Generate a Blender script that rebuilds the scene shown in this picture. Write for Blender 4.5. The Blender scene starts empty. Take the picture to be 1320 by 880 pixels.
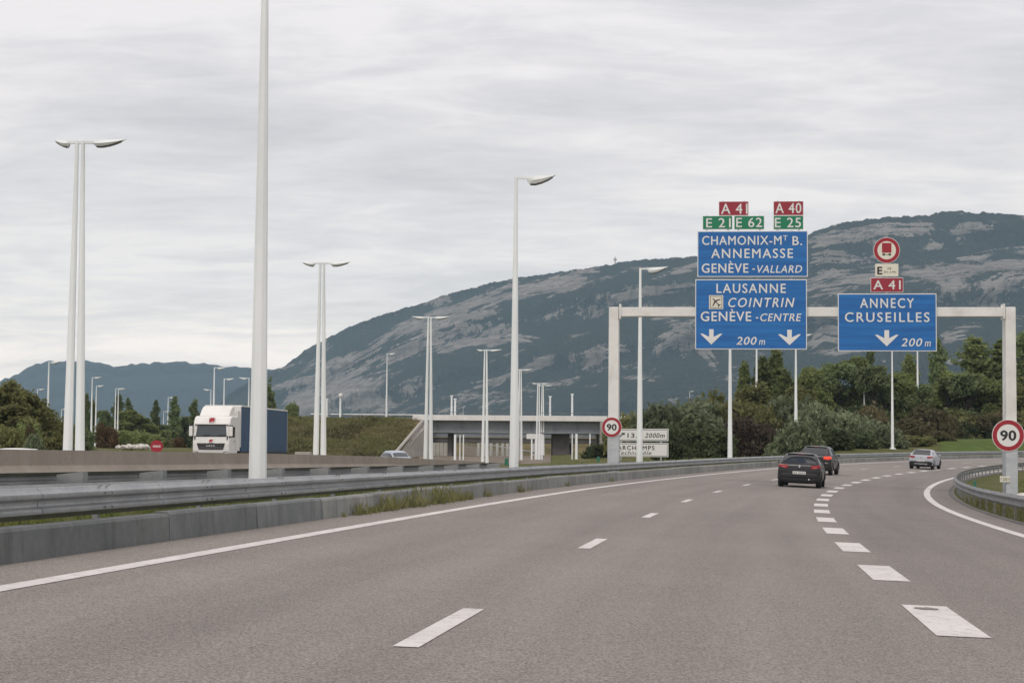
import bpy, bmesh, math, random
import numpy as np
from mathutils import Vector, Matrix, noise as mnoise

SC = bpy.context.scene
COL = SC.collection
rad = math.radians

# ------------------------------------------------------------------ camera
FPX = 2476.34            # focal length in pixels of a 1320 px wide frame
HOR = 584.755            # horizon row at the frame centre
ROLL = 0.007619
CAM_H = 1.1596
PITCH = math.atan((HOR - 440.0) / FPX)
cam_data = bpy.data.cameras.new('camera')
cam = bpy.data.objects.new('camera', cam_data)
COL.objects.link(cam)
cam_data.sensor_width = 36.0
cam_data.lens = 36.0 * FPX / 1320.0
cam_data.clip_start = 0.1
cam_data.clip_end = 40000.0
CAM_M = Matrix.Translation((0, 0, CAM_H)) @ Matrix.Rotation(math.pi / 2 + PITCH, 4, 'X') @ Matrix.Rotation(ROLL, 4, 'Z')
cam.matrix_world = CAM_M
SC.camera = cam

# ------------------------------------------------------------------ world, sun, exposure
SUN_EL, SUN_AZ = rad(48), rad(200)       # azimuth measured clockwise from +Y
world = bpy.data.worlds.new('World')
SC.world = world
world.use_nodes = True
wt = world.node_tree
for n_ in list(wt.nodes):
    wt.nodes.remove(n_)


def wn(t, **kw):
    n = wt.nodes.new(t)
    for k, v in kw.items():
        setattr(n, k, v)
    return n


def wmath(op, a, b=None, c=None):
    n = wn('ShaderNodeMath', operation=op)
    for i, v in enumerate((a, b, c)):
        if v is None:
            continue
        if isinstance(v, (int, float)):
            n.inputs[i].default_value = v
        else:
            wt.links.new(v, n.inputs[i])
    return n.outputs[0]


def wramp(fac, stops):
    n = wn('ShaderNodeValToRGB')
    el = n.color_ramp.elements
    while len(el) > 1:
        el.remove(el[-1])
    el[0].position, el[0].color = stops[0][0], tuple(stops[0][1]) + (1,)
    for p, c in stops[1:]:
        e = el.new(p)
        e.color = tuple(c) + (1,)
    wt.links.new(fac, n.inputs[0])
    return n.outputs[0]


def wmix(f, a, b, mode='MIX'):
    n = wn('ShaderNodeMix', data_type='RGBA', blend_type=mode)
    for sock, v in ((n.inputs[0], f), (n.inputs[6], a), (n.inputs[7], b)):
        if isinstance(v, (int, float)):
            sock.default_value = v
        elif isinstance(v, tuple):
            sock.default_value = v + (1,)
        else:
            wt.links.new(v, sock)
    return n.outputs[2]


sky = wn('ShaderNodeTexSky', sky_type='NISHITA')
sky.sun_disc = False
sky.sun_elevation = SUN_EL
sky.sun_rotation = SUN_AZ
tc = wn('ShaderNodeTexCoord')
sep = wn('ShaderNodeSeparateXYZ')
wt.links.new(tc.outputs['Generated'], sep.inputs[0])
zc = wmath('MAXIMUM', sep.outputs[2], 0.0)
# a flat cloud deck seen from below: direction projected on to the deck
den = wmath('ADD', zc, 0.15)
px_ = wmath('DIVIDE', sep.outputs[0], den)
py_ = wmath('DIVIDE', sep.outputs[1], den)
comb = wn('ShaderNodeCombineXYZ')
wt.links.new(px_, comb.inputs[0])
wt.links.new(py_, comb.inputs[1])


def wnoise(scale, detail, rough, off, sx=1.0, sy=1.0, dist=0.0):
    mp = wn('ShaderNodeMapping')
    mp.inputs['Location'].default_value = off
    mp.inputs['Scale'].default_value = (sx, sy, 1)
    wt.links.new(comb.outputs[0], mp.inputs[0])
    n = wn('ShaderNodeTexNoise')
    n.inputs['Scale'].default_value = scale
    n.inputs['Detail'].default_value = detail
    n.inputs['Roughness'].default_value = rough
    n.inputs['Distortion'].default_value = dist
    wt.links.new(mp.outputs[0], n.inputs['Vector'])
    return n.outputs['Fac']


big = wnoise(1.1, 3.0, 0.5, (3.1, 1.7, 0), 0.8, 1.0, 0.4)
mid = wnoise(3.0, 7.0, 0.53, (8.3, 4.2, 0), 0.8, 1.5, 0.8)
fine = wnoise(10.0, 7.0, 0.6, (1.3, 9.2, 0), 0.9, 1.7, 0.6)
cl = wmath('ADD', wmath('MULTIPLY', big, 0.46), wmath('ADD', wmath('MULTIPLY', mid, 0.38), wmath('MULTIPLY', fine, 0.16)))
cloud = wramp(cl, [(0.36, (6.9, 6.55, 6.75)), (0.44, (8.0, 7.6, 7.7)), (0.50, (8.9, 8.4, 8.45)), (0.58, (10.4, 9.75, 9.6))])
# the deck is thicker and the light stronger overhead, and a paler, warmer band lies low down
low = wramp(zc, [(0.0, (1.62, 1.50, 1.30)), (0.05, (1.48, 1.40, 1.25)), (0.11, (1.14, 1.11, 1.05)), (0.24, (1.0, 1.0, 1.0)), (0.5, (1.08, 1.07, 1.07)), (1.0, (1.3, 1.28, 1.26))])
deck = wmix(1.0, cloud, low, 'MULTIPLY')
skyc = wmix(0.93, sky.outputs[0], deck)
bg = wn('ShaderNodeBackground')
bg.inputs['Strength'].default_value = 0.1
wt.links.new(skyc, bg.inputs['Color'])
wo = wn('ShaderNodeOutputWorld')
wt.links.new(bg.outputs[0], wo.inputs['Surface'])

sun_d = bpy.data.lights.new('sun', 'SUN')
sun_d.energy = 1.1
sun_d.angle = rad(14)
sun_d.color = (1.0, 0.95, 0.88)
sun = bpy.data.objects.new('sun', sun_d)
COL.objects.link(sun)
sdir = Vector((math.sin(SUN_AZ) * math.cos(SUN_EL), math.cos(SUN_AZ) * math.cos(SUN_EL), math.sin(SUN_EL)))
sun.rotation_euler = sdir.to_track_quat('Z', 'Y').to_euler()

SC.view_settings.view_transform = 'Standard'
SC.view_settings.look = 'None'
SC.view_settings.exposure = 0.0
SC.view_settings.gamma = 1.0
SC.view_settings.use_curve_mapping = False
SC.render.engine = 'CYCLES'
SC.cycles.use_denoising = True
SC.cycles.max_bounces = 6
SC.cycles.volume_bounces = 1
SC.cycles.transparent_max_bounces = 8

# ------------------------------------------------------------------ pixel <-> world
def ray(px, py):
    v = Vector(((px - 660.0) / FPX, -(py - 440.0) / FPX, -1.0))
    return (CAM_M.to_3x3() @ v).normalized()


def at(px, py, Y):
    """The world point seen at photo pixel (px, py) at world distance Y along the view."""
    d = ray(px, py)
    t = Y / d.y
    return Vector((d.x * t, Y, CAM_H + d.z * t))


# ------------------------------------------------------------------ road axis, measured from its dashes
DS = 0.5
_S = np.arange(0, 420 + DS, DS)
_K = np.interp(_S, [0, 30, 55, 80, 110, 150, 220], [-0.00016, 0.000989, 0.001834, 0.002236, 0.002442, 0.003454, 0.003584])
_T = 0.115857 + np.concatenate([[0], np.cumsum((_K[1:] + _K[:-1]) / 2 * DS)])
_X = np.concatenate([[0], np.cumsum(np.sin((_T[1:] + _T[:-1]) / 2) * DS)])
_Y = np.concatenate([[0], np.cumsum(np.cos((_T[1:] + _T[:-1]) / 2) * DS)])
_G = np.interp(_S, [0, 50, 100, 170, 240, 300], [-0.004807, -0.000574, 0.007241, 0.009708, 0.006, 0.0])
_Z = np.concatenate([[0], np.cumsum((_G[1:] + _G[:-1]) / 2 * DS)])
_B = np.interp(_S, [0, 60, 140], [0.024188, 0.039631, 0.039631])
N_T1, N_T2, N_L, N_R = -1.952, 1.600, -5.604, 5.112


def axis(s):
    if s < 0:
        t = float(_T[0])
        return math.sin(t) * s, math.cos(t) * s, float(_Z[0] + _G[0] * s), t, float(_B[0])
    return tuple(float(np.interp(s, _S, a)) for a in (_X, _Y, _Z, _T, _B))


def road(s, n, dz=0.0):
    x, y, z, t, b = axis(s)
    return Vector((x + n * math.cos(t), y - n * math.sin(t), z - n * b + dz))


def road_dir(s):
    return axis(s)[3]


# nearest (s, n) for arrays of points
_SS = np.arange(-120, 420, 2.0)
_AX = np.array([axis(float(s)) for s in _SS])


def road_coords(X, Y):
    X = np.asarray(X, float); Y = np.asarray(Y, float)
    best = np.full(X.shape, 1e18); bi = np.zeros(X.shape, int)
    for i in range(len(_SS)):
        d = (X - _AX[i, 0]) ** 2 + (Y - _AX[i, 1]) ** 2
        m = d < best
        best[m] = d[m]; bi[m] = i
    a = _AX[bi]
    dx, dy = X - a[..., 0], Y - a[..., 1]
    ds = dx * np.sin(a[..., 3]) + dy * np.cos(a[..., 3])
    n = dx * np.cos(a[..., 3]) - dy * np.sin(a[..., 3])
    s = _SS[bi] + ds
    z = np.interp(s, _SS, _AX[:, 2])
    b = np.interp(s, _SS, _AX[:, 4])
    return s, n, z, b


CTRL = np.array([
    (-12, 48, .40), (-10, 76, .35), (-7.4, 102, .22), (-3.5, 142, -.1), (0, 180, -.3), (3, 230, -.4), (5, 300, -.4),
    (-19, 70, -.25), (-26, 70, -.25), (-20, 128, .37), (-17, 149, .35), (-10, 152, -.26), (-30, 200, .6), (-45, 300, 1.7),
    (-70, 300, 1.9), (-60, 200, 1.2), (-60, 120, .4), (-40, 30, -.1), (-40, -50, -.1), (0, -200, -.3), (100, -200, -.3),
    (-7, 20, .2), (-5.5, 32, .2), (-3.5, 50, .2), (0, 76, .2), (4, 100, .3),
    (8, 130, .6), (20, 160, 1.0), (30, 190, 2.0), (45, 215, 3.0), (60, 225, 3.3), (80, 250, 3.8), (40, 260, 3.0), (15, 230, .6), (70, 300, 4.0),
    (28, 78, -.45), (60, 100, -.3), (60, 150, .2), (120, 100, -.5), (120, 200, 1.0), (0, 420, .5), (-120, 420, 2.5), (160, 420, 4.0),
    (0, 900, 1.0), (-500, 900, 2), (500, 900, 2), (-400, 100, 1), (400, 100, 1)], float)


def ground_z(X, Y):
    X = np.asarray(X, float); Y = np.asarray(Y, float)
    num = np.zeros(X.shape); den_ = np.zeros(X.shape)
    for cx, cy, cz in CTRL:
        w = 1.0 / ((X - cx) ** 2 + (Y - cy) ** 2 + 4.0) ** 1.6
        num += w * cz; den_ += w
    base = num / den_
    far = np.clip((np.hypot(X, Y) - 900) / 900, 0, 1)
    base = base * (1 - far) + 1.0 * far
    s, n, z, b = road_coords(X, Y)
    inside = np.where(n < 0, n, n)
    zr = z - np.clip(inside, -9.5, 8.5) * b
    left = np.clip((-n - 9.0) / 7.0, 0, 1)
    right = np.clip((n - 8.0) / 8.0, 0, 1)
    w = np.where(n < 0, left, right)
    w = w * w * (3 - 2 * w)
    live = np.clip((400 - np.abs(s)) / 60, 0, 1)
    zv = np.where(n < -9.0, zr + 0.12, np.where(n > 9.0, zr - 0.0, zr - 0.22))
    out = np.where(live > 0, zv * (1 - w) + base * w, base)
    return out


def gz(x, y):
    return float(ground_z(np.array([x]), np.array([y]))[0])


def ground_at(px, Y):
    """A point on the ground under photo column px at distance Y."""
    p = at(px, 585, Y)
    p.z = gz(p.x, Y)
    return p


# ------------------------------------------------------------------ materials
MATS = {}


class NT:
    def __init__(self, m):
        self.t = m.node_tree

    def n(self, typ, **kw):
        x = self.t.nodes.new(typ)
        for k, v in kw.items():
            setattr(x, k, v)
        return x

    def put(self, sock, v):
        if isinstance(v, (int, float)):
            sock.default_value = v
        elif isinstance(v, (tuple, list)):
            sock.default_value = tuple(v) + ((1,) if len(v) == 3 and len(sock.default_value) == 4 else ())
        else:
            self.t.links.new(v, sock)

    def noise(self, scale, detail=4, rough=.55, coord='Object', sc=(1, 1, 1), w=0.0, dist=0.0):
        tcn = self.n('ShaderNodeTexCoord')
        src = tcn.outputs[coord] if coord != 'World' else self.n('ShaderNodeNewGeometry').outputs['Position']
        mp = self.n('ShaderNodeMapping')
        mp.inputs['Scale'].default_value = sc
        mp.inputs['Location'].default_value = (w, w * 1.7, w * .6)
        self.t.links.new(src, mp.inputs[0])
        x = self.n('ShaderNodeTexNoise')
        x.inputs['Scale'].default_value = scale
        x.inputs['Detail'].default_value = detail
        x.inputs['Roughness'].default_value = rough
        x.inputs['Distortion'].default_value = dist
        self.t.links.new(mp.outputs[0], x.inputs['Vector'])
        return x.outputs['Fac']

    def math(self, op, a, b=0.0, clamp=False):
        x = self.n('ShaderNodeMath', operation=op, use_clamp=clamp)
        self.put(x.inputs[0], a); self.put(x.inputs[1], b)
        return x.outputs[0]

    def mix(self, f, a, b, mode='MIX'):
        x = self.n('ShaderNodeMix', data_type='RGBA', blend_type=mode)
        self.put(x.inputs[0], f); self.put(x.inputs[6], a); self.put(x.inputs[7], b)
        return x.outputs[2]

    def ramp(self, f, lo, hi):
        x = self.n('ShaderNodeMapRange', clamp=True)
        self.put(x.inputs[0], f)
        x.inputs[1].default_value, x.inputs[2].default_value = lo, hi
        return x.outputs[0]

    def bump(self, h, strength=.3, dist=.01):
        x = self.n('ShaderNodeBump')
        x.inputs['Strength'].default_value = strength
        x.inputs['Distance'].default_value = dist
        self.put(x.inputs['Height'], h)
        return x.outputs[0]


def new_mat(name):
    m = bpy.data.materials.new(name)
    m.use_nodes = True
    MATS[name] = m
    return m, NT(m), m.node_tree.nodes['Principled BSDF']


def simple(name, col, rough=.6, metal=0.0, var=.12, scale=3.0, coord='Object', bump=0.0, dirt=None, emit=0.0, sc=(1, 1, 1), spec=None):
    """A painted or plain surface: base colour with soft mottling and, if asked, blotches of a dirt colour."""
    m, t, p = new_mat(name)
    f = t.noise(scale, 5, .6, coord, sc)
    c = t.mix(t.ramp(f, .3, .7), tuple(v * (1 - var) for v in col), tuple(min(1, v * (1 + var)) for v in col))
    if dirt:
        g = t.noise(scale * .6, 6, .65, coord, sc, 7.3)
        c = t.mix(t.math('MULTIPLY', t.ramp(g, .48, .75), dirt[1]), c, tuple(dirt[0]))
    t.put(p.inputs['Base Color'], c)
    p.inputs['Roughness'].default_value = rough
    p.inputs['Metallic'].default_value = metal
    if spec is not None:
        p.inputs['Specular IOR Level'].default_value = spec
    if bump:
        t.put(p.inputs['Normal'], t.bump(t.noise(scale * 8, 4, .6, coord, sc), bump, .01))
    if emit:
        t.put(p.inputs['Emission Color'], c)
        p.inputs['Emission Strength'].default_value = emit
    return m


# ------------------------------------------------------------------ mesh builder and object helpers
class MB:
    def __init__(self):
        self.v = []; self.f = []; self.mi = []; self.uv = {}

    def add(self, vs, fs, mi=0):
        o = len(self.v)
        self.v.extend([tuple(p) for p in vs])
        for f in fs:
            self.f.append(tuple(i + o for i in f)); self.mi.append(mi)
        return o

    def box(self, lo, hi, M=None, mi=0):
        (a, b, c), (d, e, f) = lo, hi
        vs = [Vector(p) for p in ((a, b, c), (d, b, c), (d, e, c), (a, e, c), (a, b, f), (d, b, f), (d, e, f), (a, e, f))]
        if M is not None:
            vs = [M @ p for p in vs]
        self.add(vs, [(0, 3, 2, 1), (4, 5, 6, 7), (0, 1, 5, 4), (1, 2, 6, 5), (2, 3, 7, 6), (3, 0, 4, 7)], mi)
        return self

    def prism(self, poly, d0, d1, M=None, mi=0):
        """poly in (x, z), extruded along y from d0 to d1."""
        n = len(poly)
        vs = [Vector((x, d0, z)) for x, z in poly] + [Vector((x, d1, z)) for x, z in poly]
        if M is not None:
            vs = [M @ p for p in vs]
        fs = [tuple(range(n)), tuple(range(2 * n - 1, n - 1, -1))]
        fs += [(i, i + n, (i + 1) % n + n, (i + 1) % n) for i in range(n)]
        self.add(vs, fs, mi)
        return self

    def tube(self, pts, r, k=10, cap=True, squash=1.0):
        pts = [Vector(p) for p in pts]
        rs = r if isinstance(r, (list, tuple)) else [r] * len(pts)
        rings = []
        for i, p in enumerate(pts):
            d = (pts[min(i + 1, len(pts) - 1)] - pts[max(i - 1, 0)]).normalized()
            u = d.cross(Vector((0, 0, 1)))
            if u.length < 1e-3:
                u = Vector((1, 0, 0))
            u.normalize(); w = u.cross(d)
            rings.append([p + (u * math.cos(a) + w * math.sin(a) * squash) * rs[i] for a in [2 * math.pi * j / k for j in range(k)]])
        vs = [q for R in rings for q in R]
        fs = []
        for i in range(len(pts) - 1):
            for j in range(k):
                fs.append((i * k + j, i * k + (j + 1) % k, (i + 1) * k + (j + 1) % k, (i + 1) * k + j))
        if cap:
            fs.append(tuple(range(k - 1, -1, -1))); fs.append(tuple((len(pts) - 1) * k + j for j in range(k)))
        self.add(vs, fs)
        return self

    def disc(self, c, r, d, axis='y', k=32):
        """A round plate of thickness d, its near face toward -axis."""
        vs = []
        for e in (0, d):
            for j in range(k):
                a = 2 * math.pi * j / k
                if axis == 'y':
                    vs.append((c[0] + r * math.cos(a), c[1] + e, c[2] + r * math.sin(a)))
                elif axis == 'x':
                    vs.append((c[0] + e, c[1] + r * math.cos(a), c[2] + r * math.sin(a)))
                else:
                    vs.append((c[0] + r * math.cos(a), c[1] + r * math.sin(a), c[2] + e))
        fs = [tuple(range(k)), tuple(range(2 * k - 1, k - 1, -1))] + [(j, j + k, (j + 1) % k + k, (j + 1) % k) for j in range(k)]
        self.add(vs, fs)
        return self

    def ring(self, c, r0, r1, d, k=40):
        vs = []
        for e in (0, d):
            for r in (r0, r1):
                for j in range(k):
                    a = 2 * math.pi * j / k
                    vs.append((c[0] + r * math.cos(a), c[1] + e, c[2] + r * math.sin(a)))
        fs = []
        for j in range(k):
            q = (j + 1) % k
            fs += [(j, q, k + q, k + j), (2 * k + j, 3 * k + j, 3 * k + q, 2 * k + q), (j, 2 * k + j, 2 * k + q, q), (k + j, k + q, 3 * k + q, 3 * k + j)]
        self.add(vs, fs)
        return self

    def build(self, name, mat, parent=None, smooth=False, bevel=0.0, loc=None, sub=0):
        me = bpy.data.meshes.new(name)
        me.from_pydata(self.v, [], self.f)
        mats = mat if isinstance(mat, (list, tuple)) else [mat]
        for m in mats:
            me.materials.append(m)
        if len(mats) > 1:
            me.polygons.foreach_set('material_index', self.mi)
        bm = bmesh.new(); bm.from_mesh(me)
        bmesh.ops.recalc_face_normals(bm, faces=bm.faces)
        bm.to_mesh(me); bm.free()
        if smooth:
            me.polygons.foreach_set('use_smooth', [True] * len(me.polygons))
            try:
                me.set_sharp_from_angle(angle=rad(40))
            except Exception:
                pass
        o = bpy.data.objects.new(name, me)
        COL.objects.link(o)
        if parent:
            o.parent = parent
        if loc is not None:
            o.location = loc
        if bevel:
            b = o.modifiers.new('edge', 'BEVEL'); b.width = bevel; b.segments = 2; b.limit_method = 'ANGLE'
        if sub:
            q = o.modifiers.new('round', 'SUBSURF'); q.levels = sub; q.render_levels = sub
        return o


def tag(o, label=None, cat=None, group=None, kind=None):
    if label: o['label'] = label
    if cat: o['category'] = cat
    if group: o['group'] = group
    if kind: o['kind'] = kind
    return o


def thing(name, loc, label, cat, group=None, rotz=0.0):
    o = bpy.data.objects.new(name, None)
    o.empty_display_size = .2
    COL.objects.link(o)
    o.location = loc
    o.rotation_euler = (0, 0, rotz)
    return tag(o, label, cat, group)


def copy_tree(o, parent=None):
    c = o.copy(); COL.objects.link(c)
    if parent: c.parent = parent
    for ch in [x for x in bpy.data.objects if x.parent == o]:
        copy_tree(ch, c)
    return c


def structure(o):
    o['kind'] = 'structure'
    return o


def sweep(profile, ss, base=road, closed=True, caps=True):
    """Sweep a closed (n, dz) profile along the road axis through the stations ss."""
    m = MB(); k = len(profile)
    vs = [base(s, n, dz) for s in ss for n, dz in profile]
    fs = []
    for i in range(len(ss) - 1):
        for j in range(k if closed else k - 1):
            q = (j + 1) % k
            fs.append((i * k + j, i * k + q, (i + 1) * k + q, (i + 1) * k + j))
    if closed and caps:
        fs.append(tuple(range(k))); fs.append(tuple((len(ss) - 1) * k + j for j in range(k - 1, -1, -1)))
    m.add(vs, fs)
    return m


def frange(a, b, st):
    n = max(1, int(round((b - a) / st)))
    return [a + (b - a) * i / n for i in range(n + 1)]

# ------------------------------------------------------------------ shared surface materials
def asphalt_mat():
    m, t, p = new_mat('asphalt')
    uvn = t.n('ShaderNodeUVMap'); uvn.uv_map = 'road'
    mp = t.n('ShaderNodeMapping'); mp.inputs['Scale'].default_value = (.035, 1.1, 1)
    t.t.links.new(uvn.outputs[0], mp.inputs[0])
    tr = t.n('ShaderNodeTexNoise'); tr.inputs['Scale'].default_value = 1.0; tr.inputs['Detail'].default_value = 4
    t.t.links.new(mp.outputs[0], tr.inputs['Vector'])
    geo = t.n('ShaderNodeNewGeometry')
    vo = t.n('ShaderNodeTexVoronoi'); vo.inputs['Scale'].default_value = 95.0
    t.t.links.new(geo.outputs['Position'], vo.inputs['Vector'])
    sepc = t.n('ShaderNodeSeparateColor'); t.t.links.new(vo.outputs['Color'], sepc.inputs[0])
    chip = sepc.outputs[0]
    n1 = t.noise(60, 3, .6, 'World')
    n2 = t.noise(.22, 5, .6, 'World', w=3)
    n3 = t.noise(2.2, 4, .6, 'World', w=9)
    base = t.mix(t.ramp(n2, .3, .7), (.219, .200, .184), (.250, .229, .210))
    base = t.mix(t.ramp(tr.outputs['Fac'], .35, .7), base, t.mix(1.0, base, (.80, .80, .81), 'MULTIPLY'))
    base = t.mix(t.math('MULTIPLY', t.ramp(n3, .4, .75), .25), base, t.mix(1.0, base, (.85, .84, .84), 'MULTIPLY'))
    uvs = t.n('ShaderNodeSeparateXYZ'); t.t.links.new(uvn.outputs[0], uvs.inputs[0])
    base = t.mix(t.ramp(uvs.outputs[1], 1.3, 2.2), base, t.mix(1.0, base, (.87, .87, .88), 'MULTIPLY'))
    chips = t.mix(chip, (.30, .29, .29), (1.85, 1.80, 1.74))
    base = t.mix(.75, base, t.mix(1.0, base, chips, 'MULTIPLY'))
    base = t.mix(t.math('MULTIPLY', t.ramp(n1, .52, .72), .55), base, (.09, .085, .085))
    t.put(p.inputs['Base Color'], base)
    p.inputs['Roughness'].default_value = .82
    p.inputs['Specular IOR Level'].default_value = .35
    t.put(p.inputs['Normal'], t.bump(vo.outputs['Distance'], .5, .006))
    return m


def paint_mat():
    m, t, p = new_mat('road_paint')
    a = t.noise(9, 6, .7, 'World')
    b = t.noise(.8, 4, .6, 'World', w=5)
    c = t.mix(t.ramp(b, .3, .7), (.56, .535, .515), (.68, .655, .635))
    wear = t.math('MULTIPLY', t.ramp(a, .53, .66), .7)
    c = t.mix(wear, c, (.25, .23, .22))
    fine_ = t.noise(90, 3, .6, 'World')
    c = t.mix(t.math('MULTIPLY', t.ramp(fine_, .5, .8), .35), c, (.30, .28, .27))
    t.put(p.inputs['Base Color'], c)
    p.inputs['Roughness'].default_value = .7
    return m


def ground_mat():
    m, t, p = new_mat('verge_soil_and_grass')
    a = t.noise(.35, 6, .65, 'World')
    b = t.noise(4.0, 6, .7, 'World', w=4)
    c = t.noise(26.0, 4, .7, 'World', w=2)
    g = t.mix(t.ramp(b, .3, .7), (.075, .085, .028), (.135, .135, .048))
    d = t.mix(t.ramp(c, .3, .7), (.16, .135, .085), (.23, .2, .14))
    col = t.mix(t.ramp(a, .5, .72), g, d)
    col = t.mix(t.math('MULTIPLY', t.ramp(c, .45, .7), .5), col, (.055, .06, .022))
    t.put(p.inputs['Base Color'], col)
    p.inputs['Roughness'].default_value = .95
    p.inputs['Specular IOR Level'].default_value = .1
    t.put(p.inputs['Normal'], t.bump(c, .8, .06))
    return m


def galv_mat(name, lo, hi, rough=.42, metal=.75):
    m, t, p = new_mat(name)
    a = t.noise(1.3, 6, .65, 'World', (1, 1, 3))
    b = t.noise(14, 5, .65, 'World', w=6)
    c = t.mix(t.ramp(a, .3, .7), lo, hi)
    c = t.mix(t.math('MULTIPLY', t.ramp(b, .5, .8), .4), c, tuple(v * .6 for v in lo))
    t.put(p.inputs['Base Color'], c)
    t.put(p.inputs['Roughness'], t.math('ADD', t.math('MULTIPLY', b, .25), rough - .1))
    p.inputs['Metallic'].default_value = metal
    return m


def concrete_mat(name, lo, hi, streak=.5, obj_var=.0, tint=(.12, .13, .11)):
    m, t, p = new_mat(name)
    a = t.noise(.9, 6, .65, 'World')
    b = t.noise(9, 6, .7, 'World', w=3)
    s = t.noise(2.6, 5, .65, 'World', (1.0, 1.0, .12), w=8)
    c = t.mix(t.ramp(a, .3, .7), lo, hi)
    c = t.mix(t.math('MULTIPLY', t.ramp(b, .45, .75), .35), c, tuple(v * .65 for v in lo))
    c = t.mix(t.math('MULTIPLY', t.ramp(s, .52, .72), streak), c, tint)
    if obj_var:
        oi = t.n('ShaderNodeObjectInfo')
        k = t.math('ADD', t.math('MULTIPLY', oi.outputs['Random'], obj_var), 1 - obj_var * .6)
        kc = t.n('ShaderNodeCombineXYZ')
        for i in range(3):
            t.put(kc.inputs[i], k)
        c = t.mix(1.0, c, kc.outputs[0], 'MULTIPLY')
    t.put(p.inputs['Base Color'], c)
    p.inputs['Roughness'].default_value = .9
    p.inputs['Specular IOR Level'].default_value = .2
    t.put(p.inputs['Normal'], t.bump(b, .35, .01))
    return m


asphalt = asphalt_mat()
paint = paint_mat()
soil = ground_mat()
galv = galv_mat('galvanised_steel', (.25, .265, .272), (.38, .39, .395))
leg_steel = galv_mat('leg_galvanised_steel', (.42, .45, .48), (.56, .59, .61), .5, .35)
galv_dull = galv_mat('weathered_steel', (.19, .195, .195), (.28, .285, .285), .5, .6)
kerb_conc = concrete_mat('grey_kerb_concrete', (.15, .165, .168), (.25, .262, .26), .6, .45, (.085, .095, .09))
kerb_pale = concrete_mat('pale_grey_kerb_concrete', (.20, .21, .20), (.31, .315, .30), .6, .3, (.10, .11, .085))
wall_conc = concrete_mat('brown_grey_concrete', (.27, .235, .20), (.35, .31, .27), .3, 0, (.20, .17, .145))
pale_conc = concrete_mat('pale_concrete', (.36, .34, .31), (.46, .44, .41), .35, 0, (.24, .23, .21))
bridge_grey = concrete_mat('grey_girder_paint', (.22, .245, .26), (.27, .295, .31), .25, 0, (.13, .14, .15))
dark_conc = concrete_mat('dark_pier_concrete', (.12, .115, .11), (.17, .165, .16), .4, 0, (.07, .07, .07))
parapet_w = concrete_mat('pale_parapet_concrete', (.70, .69, .66), (.80, .79, .76), .2, 0, (.42, .40, .37))
pole_white = simple('white_lamp_paint', (.84, .87, .87), .5, 0, .05, 1.2, 'World', sc=(1, 1, .2), dirt=((.46, .49, .48), .45))
lens_grey = simple('lamp_lens', (.10, .105, .11), .25, 0, .1)
gantry_white = simple('gantry_paint', (.76, .755, .73), .5, 0, .06, 1.5, 'World', dirt=((.42, .39, .34), .5))
sign_back = simple('sign_aluminium', (.42, .43, .44), .5, .5, .06)
white_film = simple('white_reflective_film', (.74, .74, .72), .45, 0, .03)
black_film = simple('black_reflective_film', (.02, .02, .022), .5, 0, .1)
red_film = simple('red_reflective_film', (.33, .013, .028), .45, 0, .06)
plate_red = simple('route_plate_red', (.31, .020, .042), .45, 0, .06)
plate_green = simple('route_plate_green', (.004, .20, .095), .45, 0, .06)
cream_film = simple('cream_plate_film', (.74, .71, .60), .5, 0, .04)
green_marker = simple('green_marker_plastic', (.01, .16, .09), .45, 0, .08)
black_rubber = simple('tyre_rubber', (.018, .018, .019), .8, 0, .2, 20)


def blue_mat():
    m, t, p = new_mat('blue_reflective_film')
    a = t.noise(1.0, 3, .6, 'World', (.35, .35, 7.0))  # level streaks of lighter blue: reflections on the film, painted into its colour
    b = t.noise(.8, 3, .5, 'World', w=3)
    c = t.mix(t.ramp(a, .35, .7), (.005, .105, .35), (.012, .175, .49))
    c = t.mix(t.math('MULTIPLY', b, .3), c, (.012, .14, .46))
    t.put(p.inputs['Base Color'], c)
    p.inputs['Roughness'].default_value = .45
    return m


blue_film = blue_mat()

# ------------------------------------------------------------------ ground, one sheet to the mountains
def axis_steps(a, b, st, lo, hi, grow=1.22):
    xs = list(np.arange(a, b + st, st)); d = st; x = a
    while x > lo:
        d *= grow; x -= d; xs.insert(0, max(x, lo))
    d = st; x = xs[-1]
    while x < hi:
        d *= grow; x += d; xs.append(min(x, hi))
    return np.array(xs)


GX = axis_steps(-62, 110, 1.0, -7600, 7600)
GY = axis_steps(-30, 320, 1.0, -700, 9300)
XX, YY = np.meshgrid(GX, GY)
ZZ = ground_z(XX, YY)
rs = np.random.RandomState(5)
nearmask = (np.hypot(XX, YY - 120) < 260)
ZZ = ZZ + nearmask * (rs.rand(*ZZ.shape) - .5) * .05
_s, _n, _z, _b = road_coords(XX, YY)
ncol = len(GX)
idx = np.arange(XX.size).reshape(XX.shape)
gf = np.stack([idx[:-1, :-1], idx[:-1, 1:], idx[1:, 1:], idx[1:, :-1]], -1).reshape(-1, 4)
gme = bpy.data.meshes.new('ground')
gme.from_pydata(np.stack([XX, YY, ZZ], -1).reshape(-1, 3).tolist(), [], gf.tolist())
gme.materials.append(soil)
gme.polygons.foreach_set('use_smooth', [True] * len(gme.polygons))
ground = bpy.data.objects.new('ground', gme)
COL.objects.link(ground)
structure(ground)

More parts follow.
